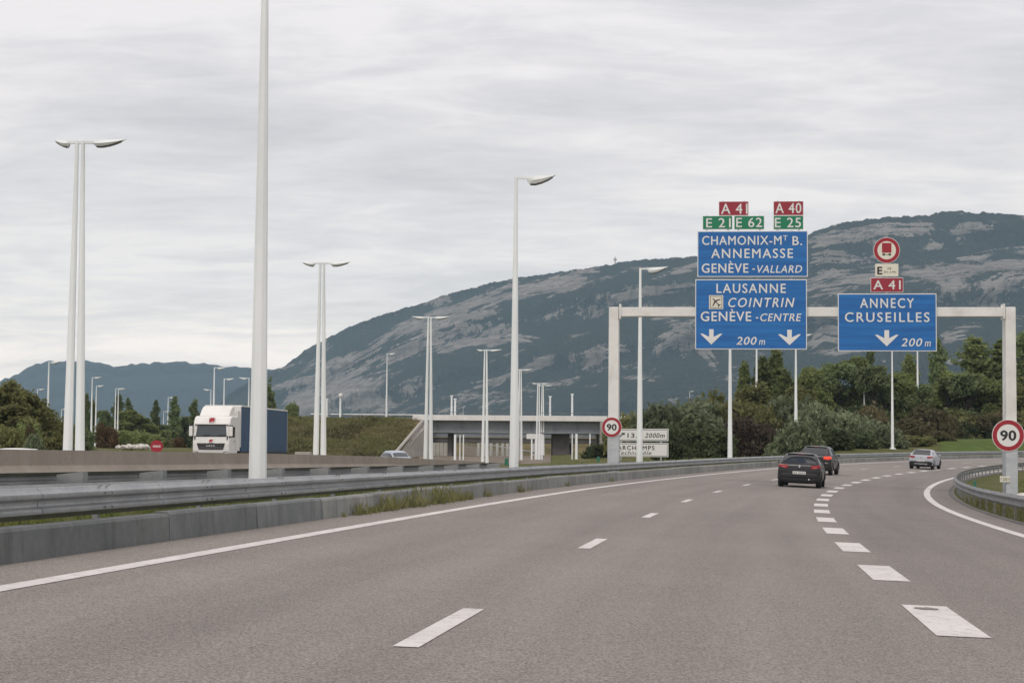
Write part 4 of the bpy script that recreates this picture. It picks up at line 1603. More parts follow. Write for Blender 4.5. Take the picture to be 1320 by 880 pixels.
# lamps and masts standing on the embankment and the deck
for px, yt, yb, kind, lab in (
        (498, 455.5, 541, 'LP', 'slim white lamp standing on top of the grass embankment'),
        (582, 511, 537, 'POST', 'short white mast left of a pair on the bridge deck'),
        (586.5, 515, 537, 'POST', 'short white mast right of a pair on the bridge deck'),
        (597, 523, 537, 'LP', 'small lamp with its head to the right on the bridge'),
        (737.5, 509, 537, 'POST', 'lone white mast on the bridge near the gantry'),
        (709, 512, 537, 'POST', 'thin mast on the bridge beside the farthest twin lamp'),
        (889, 504, 540, 'LP', 'short lamp rising behind the shrubs, left of two'),
        (908, 516, 540, 'LPL', 'short lamp rising behind the shrubs, right of two'),
        (438.5, 512, 540, 'POST', 'white post with a globe above the embankment'),
        (421, 515, 540, 'POST', 'thin white post on the embankment beside the second twin mast'),
        (975.3, 430, 530, 'LP', 'thin far lamp pole between the poplars under the Lausanne sign'),
        (1183, 440, 530, 'LP', 'thin far lamp pole under the right end of the Annecy sign'),
        (1114, 485, 524, 'LPL', 'short lamp in front of the dark trees under the Annecy sign'),
        (1299, 469, 545, 'LP', 'far lamp half hidden by the right gantry leg, head to the right')):
    Y = 268 if px < 930 else 262
    p = at(px, yb, Y); top = at(px, yt, Y).z
    zb0 = zt if px < 800 else (zt - .2 if px < 930 else gz(p.x, Y))
    H = top - zb0
    if kind == 'POST':
        t = thing('mast', (p.x, p.y, zb0), lab, 'mast')
        MB().tube([(0, 0, -.3), (0, 0, H)], [.17, .12], 8).build('shaft', pole_white, t, smooth=True)
        if 'globe' in lab:
            MB().tube([(0, 0, H - .1), (0, 0, H + .05), (0, 0, H + .28), (0, 0, H + .5), (0, 0, H + .58)], [.14, .26, .32, .24, .06], 10).build('globe', white_film, t, smooth=True)
        else:
            MB().box((-.2, -.15, H), (.2, .15, H + .18)).build('cap', pole_white, t, bevel=.02)
    else:
        lamp(kind, (p.x, p.y, zb0), 0, lab, 'far lamps on the bank and bridge', H / LAMP_H)
# guard rail along the crown of the embankment
q = MB(); a, b = at(400, 585, BY + 4), at(546, 585, BY + 3)
gro = thing('guard_rail', (b.x, b.y, zt), 'thin guard rail along the top of the grass embankment', 'guard rail')
MB().tube([(a.x - b.x, a.y - b.y, .65), (0, 0, .65)], .14, 6).build('beam', galv, gro)
for i in range(9):
    MB().box((-.06 + (a.x - b.x) * i / 8, -.06 + (a.y - b.y) * i / 8, -.3), (.06 + (a.x - b.x) * i / 8, .06 + (a.y - b.y) * i / 8, .6)).build('post', galv_dull, gro)

# ------------------------------------------------------------------ no entry sign, rocks, block
p = at(202, 575, 92)
g = gz(p.x, p.y)
ne = thing('no_entry_sign', (p.x, p.y, g), 'round red no entry sign just above the concrete barrier', 'sign', None, .1)
rr = 8.0 / FPX * 92
f = MB().disc((0, 0, p.z - g), rr, .03, k=40).build('face', red_film, ne)
MB().box((-rr * .62, -.006, p.z - g - rr * .16), (rr * .62, -.001, p.z - g + rr * .16)).build('bar', simple('faded_sign_white', (.55, .42, .40), .5), f)
MB().tube([(0, .05, -.4), (0, .05, p.z - g)], .04, 8).build('post', sign_back, ne)
p = at(390, 590, 118); g = gz(p.x, p.y)
o = MB().box((-.5 * 20 / FPX * 118, 0, -.3), (.5 * 20 / FPX * 118, .8, at(390, 582.3, 118).z - g)).build('concrete_block', pale_conc, bevel=.03)
o.location = (p.x, p.y, g)
tag(o, 'pale concrete block beside the second twin mast, in front of the embankment', 'block')


def rock(p, r, label, group, mat, seed):
    bm = bmesh.new(); bmesh.ops.create_icosphere(bm, subdivisions=3, radius=1.0)
    for v in bm.verts:
        n = mnoise.noise(v.co * 1.3 + Vector((seed, 0, 0))) * .35 + mnoise.noise(v.co * 3.1 + Vector((0, seed, 0))) * .14
        v.co = v.co * (1 + n)
        v.co.z *= .62
    me = bpy.data.meshes.new('rock'); bm.to_mesh(me); bm.free()
    me.materials.append(mat)
    o = bpy.data.objects.new('rock', me); COL.objects.link(o)
    o.location = p; o.scale = (r, r * .8, r); o.rotation_euler = (0, 0, seed * 1.3)
    return tag(o, label, 'rock', group)


rock_m = simple('pale_limestone', (.58, .55, .51), .9, 0, .15, 2.0, 'Object', bump=.5, dirt=((.30, .28, .24), .5))
for i, px in enumerate((153, 158, 163, 168, 173, 178, 183, 187)):
    p = at(px, 569, 150); g = gz(p.x, p.y)
    rock((p.x, p.y + (i % 3) * .6, max(g, at(px, 572.0, 150).z - .25)), .26 + .09 * ((i * 7) % 3), 'pale rock in the row left of the no entry sign', 'pale rocks left of the no entry sign', rock_m, i + 1)
rp_ = [(82, 8.0, .34), (81.2, 8.6, .42), (80.4, 9.2, .30), (79.6, 9.9, .46), (78.8, 10.6, .38), (80.6, 10.4, .5), (78, 11.5, .45), (81.8, 11.2, .36), (77, 12.2, .5), (83, 9.4, .34)]
for i, px in enumerate((1278, 1284, 1289, 1296, 1306, 1311, 1316, 1321, 1327, 1334)):
    p = at(px, 626, 74 + (i % 3) * 1.5); g = gz(p.x, p.y)
    rock((p.x, p.y, g + .10), .26 + .09 * ((i * 5) % 4), 'whitish rock heaped round the foot of the right gantry leg', 'rocks at the right gantry leg', rock_m, i + 11)

# ------------------------------------------------------------------ vehicles
glass_dark = simple('tinted_glass', (.018, .022, .026), .07, 0, .1, 1.0, spec=.8)
glass_mid = simple('windscreen_glass', (.035, .048, .056), .06, 0, .1, 1.0, spec=.8)
trim_black = simple('black_trim', (.016, .016, .017), .55, 0, .15)
light_red = simple('tail_lamp_red', (.27, .018, .022), .15, 0, .15)
light_lit = simple('lit_brake_lamp', (.85, .06, .03), .2, 0, .1, emit=.35)
chrome = simple('chrome_trim', (.6, .6, .62), .2, .9, .05)
alloy = simple('alloy_rim', (.34, .34, .35), .35, .8, .1)
plate_w = simple('number_plate_white', (.66, .65, .62), .5, 0, .05)


def car_paint(name, col, rough=.22):
    m, t, p = new_mat(name)
    f = t.noise(3, 5, .6)
    t.put(p.inputs['Base Color'], t.mix(t.ramp(f, .3, .7), tuple(v * .93 for v in col), tuple(v * 1.05 for v in col)))
    p.inputs['Roughness'].default_value = rough + .12
    p.inputs['Specular IOR Level'].default_value = .3
    p.inputs['Coat Weight'].default_value = .25
    p.inputs['Coat Roughness'].default_value = .08
    return m


def wheel(parent, x, y, r, w=.20):
    t = MB()
    k = 28; prof = [(-w / 2, r * .70), (-w / 2, r * .93), (-w * .36, r), (w * .36, r), (w / 2, r * .93), (w / 2, r * .70)]
    vs = [(px_, rr * math.cos(2 * math.pi * j / k), rr * math.sin(2 * math.pi * j / k)) for px_, rr in prof for j in range(k)]
    t.add(vs, [(i * k + j, i * k + (j + 1) % k, (i + 1) * k + (j + 1) % k, (i + 1) * k + j) for i in range(5) for j in range(k)])
    o = bpy.data.objects.new('wheel', None)
    t2 = t.build('wheel', black_rubber, parent, smooth=True, loc=(x, y, r))
    s = 1 if x > 0 else -1
    rim = MB()
    rim.disc((s * w * .30 - .01, 0, 0), r * .70, .02, 'x', 24)
    for j in range(6):
        a = 2 * math.pi * j / 6
        M = Matrix.Rotation(a, 4, 'X')
        rim.box((s * w * .36 - .015, -.035, .05), (s * w * .36 + .015, .035, r * .66), M)
    rim.disc((s * w * .38 - .02, 0, 0), r * .2, .04, 'x', 12)
    rim.build('rim', alloy, t2)
    bpy.data.objects.remove(o)
    return t2


def car(loc, rotz, label, L=4.06, Wd=1.74, H=1.44, paint_=None, kind='hatch', lit=(False, False), group=None, badge=True, roof_rails=False, lowtrim=True):
    """y = 0 is the rear bumper, the car drives toward +y."""
    t = thing('car', loc, label, 'car', group, rotz)
    hw = Wd / 2
    zb = {'hatch': .88, 'suv': 1.0, 'estate': .90}[kind]               # belt line
    slope = {'hatch': .52, 'suv': .50, 'estate': .62}[kind]
    # y, floor, belt z, belt half width, top z, top half width
    st = [(0.00, .36, .60, hw * .86, .62, hw * .80), (.02, .30, .72, hw * .94, .76, hw * .86), (.045, .25, zb - .06, hw * .97, zb - .02, hw * .86),
          (.075, .22, zb, hw * .985, zb + .06, hw * .86), (.16 + slope * .5, .20, zb + .02, hw, (zb + H) / 2 + .06, hw * .80), (.16 + slope * .9, .20, zb + .02, hw, H - .045, hw * .75),
          (.16 + slope * 1.25, .20, zb + .02, hw, H - .012, hw * .74), (L * .42, .20, zb, hw, H, hw * .75), (L * .55, .20, zb - .02, hw, H - .02, hw * .74),
          (L * .62, .20, zb - .03, hw, H - .12, hw * .74), (L * .735, .20, zb - .04, hw * .99, zb + .06, hw * .80), (L * .80, .20, zb - .08, hw * .98, zb - .0, hw * .78),
          (L * .90, .20, zb - .16, hw * .95, zb - .10, hw * .74), (L * .97, .22, .66, hw * .88, .70, hw * .70), (L, .30, .52, hw * .74, .55, hw * .62)]
    lowf = 0.0 if kind == 'suv' else .05
    rings = []
    for (y, f, b, wb, zt_, wt_) in st:
        f -= lowf
        half = [(0, f), (wb * .80, f), (wb * .96, f + .10), (wb * 1.0, f + (b - f) * .55), (wb * .985, b), (wb * .955, b + (zt_ - b) * .18), (wt_ * 1.03, b + (zt_ - b) * .72), (wt_ * .93, zt_ - (zt_ - b) * .06), (wt_ * .5, zt_), (0, zt_ + .004)]
        rings.append([(x, y, z) for x, z in half] + [(-x, y, z) for x, z in reversed(half[1:-1])])
    k = len(rings[0]); nh = 10
    vs = [p for r in rings for p in r]
    fs, mi = [], []
    for i in range(len(rings) - 1):
        for j in range(k):
            q = (j + 1) % k
            jj = min(j, k - 1 - j)                     # mirrored index of the strip, 0 = floor ... 8 = roof middle
            mtl = 0
            if jj <= 1 or (jj == 2 and lowtrim and i in (0, 1)):
                mtl = 2
            if jj == 5 and 4 <= i <= 9:
                mtl = 3                                # side windows
            if jj in (7, 8) and i in (3, 4):
                mtl = 1                                # rear window
            if jj in (7, 8) and i in (9,):
                mtl = 4                                # windscreen
            fs.append((i * k + j, i * k + q, (i + 1) * k + q, (i + 1) * k + j)); mi.append(mtl)
    fs.append(tuple(range(k))); mi.append(0)
    fs.append(tuple((len(rings) - 1) * k + j for j in range(k - 1, -1, -1))); mi.append(0)
    me = bpy.data.meshes.new('tmp'); me.from_pydata(vs, [], fs)
    mats = [paint_, glass_dark, trim_black, glass_dark, glass_mid]
    for mm in mats:
        me.materials.append(mm)
    me.polygons.foreach_set('material_index', mi)
    bm = bmesh.new(); bm.from_mesh(me); bmesh.ops.recalc_face_normals(bm, faces=bm.faces); bm.to_mesh(me); bm.free()
    tmp = bpy.data.objects.new('tmp', me); COL.objects.link(tmp)
    sm = tmp.modifiers.new('s', 'SUBSURF'); sm.levels = 2; sm.render_levels = 2
    dg = bpy.context.evaluated_depsgraph_get(); dg.update()
    full = bpy.data.meshes.new_from_object(tmp.evaluated_get(dg))
    bpy.data.objects.remove(tmp)
    for idx_, nm in enumerate(('body', 'rear_window', 'lower_trim', 'side_windows', 'windscreen')):
        bm = bmesh.new(); bm.from_mesh(full)
        bmesh.ops.delete(bm, geom=[f for f in bm.faces if f.material_index != idx_], context='FACES')
        if not bm.faces:
            bm.free(); continue
        if nm == 'side_windows':                       # one pane set per side
            for sgn, pn in ((1, 'side_window'), (-1, 'side_window')):
                b2 = bm.copy()
                bmesh.ops.delete(b2, geom=[f for f in b2.faces if f.calc_center_median().x * sgn < 0], context='FACES')
                mm = bpy.data.meshes.new(pn); b2.to_mesh(mm); b2.free(); mm.materials.clear(); mm.materials.append(mats[idx_])
                mm.polygons.foreach_set('material_index', [0] * len(mm.polygons)); mm.polygons.foreach_set('use_smooth', [True] * len(mm.polygons))
                o = bpy.data.objects.new(pn, mm); COL.objects.link(o); o.parent = t
            bm.free(); continue
        mm = bpy.data.meshes.new(nm); bm.to_mesh(mm); bm.free(); mm.materials.clear(); mm.materials.append(mats[idx_])
        mm.polygons.foreach_set('material_index', [0] * len(mm.polygons)); mm.polygons.foreach_set('use_smooth', [True] * len(mm.polygons))
        o = bpy.data.objects.new(nm, mm); COL.objects.link(o); o.parent = t
        if nm == 'body':
            body = o
    # tail lamps: wedges that wrap the corner
    for sgn, on in ((-1, lit[0]), (1, lit[1])):
        z0 = zb - .17; h = .20
        pl_ = [(.50 * hw, z0 + .05), (.92 * hw, z0 - .02), (.97 * hw, z0 + .10), (.93 * hw, z0 + h), (.52 * hw, z0 + h - .02)]
        q = MB()
        vv = []
        for (x, z) in pl_:
            vv.append((sgn * x, .0 if x < .6 * hw else .04, z))
        for (x, z) in pl_:
            vv.append((sgn * (x + (.015 if x > .6 * hw else 0)), .16 if x < .6 * hw else .34, z))
        n = len(pl_)
        q.add(vv, [tuple(range(n)), tuple(range(2 * n - 1, n - 1, -1))] + [(i, i + n, (i + 1) % n + n, (i + 1) % n) for i in range(n)])
        tl_ = q.build('tail_light', light_lit if on else light_red, t, bevel=.015)
        MB().box((sgn * .70 * hw - .09, -.004, z0 + .075), (sgn * .70 * hw + .09, .03, z0 + .11)).build('lens', light_lit if on else simple_pink, tl_, bevel=.008)
        MB().box((sgn * .78 * hw - .10, .018, .44), (sgn * .78 * hw + .10, .05, .475)).build('reflector', light_red, t)
    # rear bumper, plate, badge, wiper, high stop lamp, exhaust
    MB().box((-hw * .84, -.02, .40), (hw * .84, .10, .56)).build('bumper', trim_black if lowtrim else paint_, t, bevel=.03)
    npl = MB().box((-.26, -.032, .53), (.26, -.0205, .64)).build('number_plate', plate_w, t, bevel=.004)
    q = MB()
    for x0q, wq in ((-.21, .05), (-.14, .05), (-.02, .05), (.05, .05), (.12, .05), (.19, .04)):
        q.box((x0q, -.0345, .555), (x0q + wq * .75, -.0325, .615))
    q.build('plate_characters', simple_grey, npl)
    if badge:
        q = MB(); z = zb - .05
        q.prism([(0, z - .065), (.05, z), (0, z + .065), (-.05, z)], -.012, .08)
        q.build('badge', chrome, t, bevel=.006)
    MB().tube([(0, .17, zb + .055), (.18, .20, zb + .09), (.34, .24, zb + .115)], .012, 6).build('wiper', trim_black, t)
    MB().box((-hw * .60, .16 + slope * .80, H - .066), (hw * .60, .16 + slope * 1.3, H - .030)).build('spoiler', paint_, t, bevel=.02)
    MB().box((-.14, .16 + slope * .79, H - .066), (.14, .16 + slope * .81, H - .048)).build('stop_light', light_red, t)
    for sgn in (-1, 1):
        ym = L * .60
        q = MB().box((sgn * hw * .98, ym, zb + .02), (sgn * (hw + .15), ym + .08, zb + .13))
        q.build('mirror', paint_, t, bevel=.03)
        for y in (.62 + (.08 if L > 4.2 else 0), L - .78):
            wheel(t, sgn * (hw - .12), y, .31 if kind != 'suv' else .345, .21)
            # dark wheel arch
            a = MB(); kk = 16; R = (.31 if kind != 'suv' else .345) + .055
            vs2 = []
            for j in range(kk + 1):
                th = math.pi * j / kk
                for rr_ in (R - .06, R):
                    vs2.append((sgn * (hw + .004), y + rr_ * math.cos(th), .31 + rr_ * math.sin(th)))
            a.add(vs2 + [(x - sgn * .12, y2, z2) for x, y2, z2 in vs2],
                  [(2 * j, 2 * j + 1, 2 * j + 3, 2 * j + 2) for j in range(kk)] + [(2 * j + 1, 2 * j + 1 + 2 * (kk + 1), 2 * j + 3 + 2 * (kk + 1), 2 * j + 3) for j in range(kk)] + [(2 * j, 2 * j + 2, 2 * j + 2 + 2 * (kk + 1), 2 * j + 2 * (kk + 1)) for j in range(kk)])
            a.build('wheel_arch', trim_black, t)
        MB().box((sgn * hw * .55 - .13, L - .16, .62), (sgn * hw * .55 + .13, L - .05, .74)).build('headlight', chrome, t, bevel=.03)
        for yd in (L * .36, L * .57):
            MB().box((sgn * (hw * .995) - .008, yd - .09, zb - .10), (sgn * (hw * .995) + .018, yd + .09, zb - .075)).build('door_handle', paint_, t)
        if roof_rails:
            MB().tube([(sgn * hw * .66, L * .16, H), (sgn * hw * .66, L * .2, H + .05), (sgn * hw * .66, L * .50, H + .05), (sgn * hw * .66, L * .54, H)], .018, 6).build('roof_rail', alloy, t)
    MB().tube([(hw * .45, -.015, .33), (hw * .45, .3, .33)], .035, 8).build('exhaust', chrome, t)
    return t


simple_pink = simple('tail_lamp_clear', (.55, .12, .13), .2, 0, .1)
simple_grey = simple('plate_print', (.16, .16, .17), .6)
pt_black = car_paint('black_car_paint', (.012, .013, .016))
pt_suv = car_paint('dark_grey_car_paint', (.016, .015, .018))
pt_silver = car_paint('silver_car_paint', (.40, .42, .46), .28)
pt_blue = car_paint('pale_blue_car_paint', (.40, .45, .50), .28)
pt_white = car_paint('white_car_paint', (.78, .78, .77), .3)


def on_road(px, s, n_guess):
    """Station on the road at lateral n."""
    p = road(s, n_guess)
    return p


def car_on_road(s, n, **k):
    p = road(s, n, .006); t = road_dir(s)
    o = car(p, -t, **k)
    # sit on the banked surface
    b = axis(s)[4]
    G_ = (axis(s + 2)[2] - axis(s)[2]) / 2
    o.rotation_euler = (math.atan(G_), math.atan(b), -t)
    return o


car_on_road(77.8, .12, label='black hatchback with a white plate in the middle lane, nearest of the cars', paint_=pt_black, L=4.06, Wd=1.74, H=1.39)
car_on_road(106.5, -1.75, label='dark sport utility car with a lit brake lamp, partly hidden by the black hatchback', paint_=pt_suv, L=4.4, Wd=1.84, H=1.58, kind='suv', lit=(True, True))
car_on_road(138.0, .55, label='silver estate car farthest ahead, under the Annecy sign', paint_=pt_silver, L=4.4, Wd=1.70, H=1.38, kind='estate', lit=(False, False))
p = at(501, 585, 148); car((p.x - .3, p.y + 4, gz(p.x, p.y)), math.pi + .42, 'pale blue grey car half hidden behind the barrier beside the abutment', paint_=pt_blue, kind='estate', H=1.52)
p = at(9, 585, 72); car((p.x, p.y + 3.5, gz(p.x, p.y) + .02), math.pi - .12, 'white car of which only the roof shows over the barrier at the left edge', paint_=pt_white, H=1.46)

# ------------------------------------------------------------------ the lorry
cab_w = simple('white_lorry_paint', (.76, .75, .72), .35, 0, .04, 1.5, dirt=((.55, .52, .46), .35))
tarp = simple('blue_tarpaulin', (.016, .060, .135), .5, 0, .12, .8, bump=.2)
logo_red = simple('red_emblem', (.45, .03, .05), .5)
tz = .37
Yf = 128.0
pf = at(271.5, 590, Yf)
lor = thing('lorry', (pf.x, Yf, gz(pf.x, Yf) - .05), 'white cab articulated lorry with a blue curtain side on the opposite road', 'lorry', None, math.radians(-5.8))
pr_ = lambda y0, y1: (y0, y1)
W2 = 1.25
cabp = [(0.02, .95), (0, 1.35), (.05, 1.80), (.16, 2.62), (.22, 2.80), (.42, 3.10), (.75, 3.22), (2.25, 3.25), (2.25, .55), (.10, .55)]
# cab: side outline (y, z) extruded across x, with rounded edges
m = MB(); n = len(cabp)
vs = [(-W2, y, z) for y, z in cabp] + [(W2, y, z) for y, z in cabp]
m.add(vs, [tuple(range(n)), tuple(range(2 * n - 1, n - 1, -1))] + [(i, i + n, (i + 1) % n + n, (i + 1) % n) for i in range(n)])
cab = m.build('cab', cab_w, lor, bevel=.09)
# windscreen follows the raked front
m = MB()
pw = [(.062, 1.88), (.172, 2.60)]
vs = []
for (y, z), wq in zip(pw, (1.12, 1.06)):
    vs += [(-wq, y - .02 + .05, z), (-wq * .9, y - .022, z), (wq * .9, y - .022, z), (wq, y - .02 + .05, z)]
m.add(vs, [(0, 1, 5, 4), (1, 2, 6, 5), (2, 3, 7, 6)])
m.add([(x, y + .04, z) for x, y, z in vs], [(4, 5, 1, 0), (5, 6, 2, 1), (6, 7, 3, 2)])
ws = m.build('windscreen', glass_mid, lor)
MB().prism([(-1.17, 1.83), (1.17, 1.83), (1.17, 1.878), (-1.17, 1.878)], .035, .12).build('windscreen_seal', trim_black, lor)
for x in (-.55, .45):
    MB().tube([(x, .005, 1.90), (x + .5, .015, 1.97)], .02, 6).build('wiper', trim_black, lor)
MB().box((-1.14, .055, 2.615), (1.14, .16, 2.66)).build('visor_seal', trim_black, lor)
# grille with its line of letters
gpl = [(-.82, .98), (.82, .98), (.96, 1.40), (-.96, 1.40)]
gr_ = MB().prism(gpl, -.022, .06).build('grille', trim_black, lor)
for z in (1.06, 1.14, 1.30):
    MB().box((-.80, -.027, z), (.80, -.0225, z + .02)).build('grille_bar', simple_grey, gr_)
q = MB()
for x in (-.26, -.10, .06, .22):
    q.box((x - .05, -.032, 1.19), (x + .05, -.0275, 1.26))
q.build('lettering', chrome, gr_)
MB().prism([(-1.22, .55), (1.22, .55), (1.22, .80), (.95, .80), (.84, .70), (-.84, .70), (-.95, .80), (-1.22, .80)], -.07, .10).build('bumper', cab_w, lor, bevel=.03)
MB().prism([(-1.2, .805), (-.94, .805), (-.83, .705), (.83, .705), (.94, .805), (1.2, .805), (1.2, .845), (.92, .845), (.82, .75), (-.82, .75), (-.92, .845), (-1.2, .845)], -.012, .05).build('bumper_seam', trim_black, lor)
for x in (-1.0, 1.0):
    MB().box((x - .17, -.078, .60), (x + .17, -.0705, .74)).build('headlight', chrome, lor, bevel=.01)
for z, y in ((2.93, .22), (1.56, .005)):
    s_ = .20 if z > 2 else .13
    b_ = MB().box((-s_, y - .05, z - s_ * .9), (s_, y + .12, z + s_ * .9)).build('emblem', white_film, lor)
    MB().prism([(-s_ * .9, z - s_ * .7), (-s_ * .1, z - s_ * .7), (s_ * .2, z + s_ * .1), (s_ * .2, z - s_ * .75), (s_ * .9, z - s_ * .3), (s_ * .9, z + s_ * .8), (-s_ * .3, z + s_ * .8), (-s_ * .9, z + s_ * .2)], y - .056, y - .0505).build('emblem_mark', logo_red, b_)
# mirrors on arms
for sx in (-1, 1):
    mo = MB().box((sx * 1.36 - .12, -.12, 1.86), (sx * 1.36 + .12, .02, 2.52)).build('mirror', cab_w, lor, bevel=.04)
    MB().tube([(sx * 1.22, .08, 2.60), (sx * 1.36, -.05, 2.56), (sx * 1.36, -.05, 2.40)], .03, 6).build('mirror_arm', trim_black, mo)
    MB().tube([(sx * 1.22, .08, 1.78), (sx * 1.36, -.05, 1.82), (sx * 1.36, -.05, 1.95)], .03, 6).build('mirror_arm', trim_black, mo)
    MB().box((sx * 1.38 - .17, .025, 1.80), (sx * 1.38 + .10, .07, 2.60)).build('mirror_housing', trim_black, mo, bevel=.02)
    MB().box((sx * 1.10 - .03, -.012, 1.62), (sx * 1.10 + .03, .03, 1.86)).build('step_plate', trim_black, lor)
    dr = MB().box((sx * 1.252 - .006, .42, .95), (sx * 1.252 + .006, 1.55, 2.62)).build('door', cab_w, lor)
    MB().box((sx * 1.262 - .004, .50, 1.80), (sx * 1.262 + .004, 1.45, 2.50)).build('window', glass_dark, dr)
    MB().box((sx * 1.265 - .01, 1.30, 1.50), (sx * 1.265 + .01, 1.50, 1.56)).build('handle', trim_black, dr)
    MB().box((sx * 1.255 - .002, 1.56, .95), (sx * 1.255 + .004, 1.585, 2.62)).build('door_seam', trim_black, lor)
# roof deflector
m = MB()
dp = [(.75, 3.22), (1.25, 3.62), (1.75, 3.88), (2.3, 3.90), (2.3, 3.2)]
n = len(dp)
vs = [(-1.02, y, z) for y, z in dp] + [(1.02, y, z) for y, z in dp]
m.add(vs, [tuple(range(n)), tuple(range(2 * n - 1, n - 1, -1))] + [(i, i + n, (i + 1) % n + n, (i + 1) % n) for i in range(n)])
m.build('roof_deflector', cab_w, lor, bevel=.06)
for sx in (-1, 1):
    MB().box((sx * 1.20 - .03, 2.26, .9), (sx * 1.20 + .03, 2.95, 3.6)).build('side_fairing', cab_w, lor)
# trailer
ty0, ty1 = 3.05, 17.6
MB().box((-1.26, ty0, 1.15), (1.26, ty0 + .12, 3.96)).build('headboard', cab_w, lor, bevel=.02)
cur = MB().box((-1.275, ty0 + .125, .86), (1.275, ty1 - .1, 3.90)).build('curtain', tarp, lor, bevel=.02)
for sx in (-1, 1):
    y = ty0 + .9
    while y < ty1 - .4:
        MB().box((sx * 1.2755 - .0, y - .025, .92) if sx > 0 else (-1.2815, y - .025, .92), (1.2815, y + .025, 1.35) if sx > 0 else (-1.2755, y + .025, 1.35)).build('strap', trim_black, cur)
        y += .95
MB().box((-1.29, ty0 + .12, 3.905), (1.29, ty1, 4.0)).build('trailer_roof', cab_w, lor, bevel=.02)
for sx in (-1, 1):
    MB().box((sx * 1.27 - .03, ty1 - .095, 1.0), (sx * 1.27 + .03, ty1, 3.9)).build('corner_post', sign_back, lor)
MB().box((-1.24, ty0, .62), (1.24, ty1, .855)).build('trailer_bed', trim_black, lor)
MB().box((-.5, 1.0, .55), (.5, ty1 - .5, .98)).build('chassis', trim_black, lor)
for y in (.95, 4.6, 13.2, 14.5, 15.8):
    for sx in (-1, 1):
        wheel(lor, sx * 1.05, y, .50, .32)

# ------------------------------------------------------------------ vegetation
def leaf_mat(name, cols, rough=.75, transl=.4):
    """Leaf colour varies leaf by leaf (attribute), clump by clump and plant by plant."""
    m, t, p = new_mat(name)
    at_ = t.n('ShaderNodeAttribute'); at_.attribute_name = 'leaf'
    oi = t.n('ShaderNodeObjectInfo')
    cl = t.noise(.9, 4, .6, 'Object')
    c = t.mix(at_.outputs['Fac'], cols[0], cols[1])
    c = t.mix(t.math('MULTIPLY', t.ramp(cl, .42, .66), .7), c, cols[2])
    k = t.math('ADD', t.math('MULTIPLY', oi.outputs['Random'], .5), .75)
    kc = t.n('ShaderNodeCombineXYZ')
    for i in range(3):
        t.put(kc.inputs[i], k)
    c = t.mix(1.0, c, kc.outputs[0], 'MULTIPLY')
    t.put(p.inputs['Base Color'], c)
    p.inputs['Roughness'].default_value = rough
    p.inputs['Specular IOR Level'].default_value = .25
    tr = t.n('ShaderNodeBsdfTranslucent'); t.put(tr.inputs['Color'], c)
    mx = t.n('ShaderNodeMixShader'); mx.inputs[0].default_value = transl
    out = m.node_tree.nodes['Material Output']
    t.t.links.new(p.outputs[0], mx.inputs[1]); t.t.links.new(tr.outputs[0], mx.inputs[2]); t.t.links.new(mx.outputs[0], out.inputs['Surface'])
    return m


LM = {
    'willow': leaf_mat('grey_green_willow_leaves', ((.114, .141, .078), (.228, .260, .156), (.161, .190, .106))),
    'green': leaf_mat('mid_green_leaves', ((.139, .182, .062), (.278, .319, .120), (.211, .235, .091))),
    'dark': leaf_mat('dark_green_leaves', ((.119, .174, .083), (.244, .293, .130), (.185, .223, .103))),
    'deep': leaf_mat('deep_green_leaves', ((.050, .072, .034), (.105, .130, .060), (.078, .096, .044))),
    'olive': leaf_mat('olive_leaves', ((.130, .144, .054), (.263, .259, .105), (.191, .191, .073))),
    'brown': leaf_mat('brown_olive_leaves', ((.094, .077, .040), (.165, .138, .073), (.110, .116, .051))),
    'purple': leaf_mat('dark_red_leaves', ((.058, .044, .034), (.098, .072, .052), (.066, .062, .036))),
    'rust': leaf_mat('rusty_leaves', ((.125, .075, .036), (.185, .115, .055), (.105, .090, .036))),
    'poplar': leaf_mat('poplar_leaves', ((.114, .153, .060), (.227, .267, .103), (.169, .197, .071))),
    'dry': leaf_mat('dry_grass_leaves', ((.150, .135, .060), (.320, .299, .156), (.156, .169, .058))),
    'grass': leaf_mat('grass_blades', ((.085, .124, .029), (.169, .208, .052), (.221, .208, .078))),
}
bark = simple('grey_brown_bark', (.085, .068, .052), .95, 0, .25, 6.0, bump=.6)


def leaf_mesh(name, centres, normals_bias, size, mat, rnd, elong=1.7, up=0.0):
    n = len(centres)
    nr = rnd.normal(size=(n, 3)) + normals_bias
    nr /= np.linalg.norm(nr, axis=1)[:, None]
    tg = np.cross(nr, rnd.normal(size=(n, 3)))
    if up:
        tg = tg / np.linalg.norm(tg, axis=1)[:, None] + np.array([0, 0, up])
    tg /= np.linalg.norm(tg, axis=1)[:, None]
    bt = np.cross(nr, tg)
    sz = size * (.65 + .7 * rnd.rand(n))[:, None]
    a = tg * sz * elong * .5; b = bt * sz * .5
    V = np.stack([centres - a, centres - a * .1 + b, centres + a, centres - a * .1 - b], 1).reshape(-1, 3)
    me = bpy.data.meshes.new(name)
    me.vertices.add(4 * n); me.vertices.foreach_set('co', V.ravel())
    me.loops.add(4 * n); me.loops.foreach_set('vertex_index', np.arange(4 * n))
    me.polygons.add(n)
    me.polygons.foreach_set('loop_start', np.arange(n) * 4); me.polygons.foreach_set('loop_total', np.full(n, 4))
    at_ = me.attributes.new('leaf', 'FLOAT', 'FACE'); at_.data.foreach_set('value', rnd.rand(n).astype(np.float32))
    me.update(); me.validate()
    me.materials.append(mat)
    return me


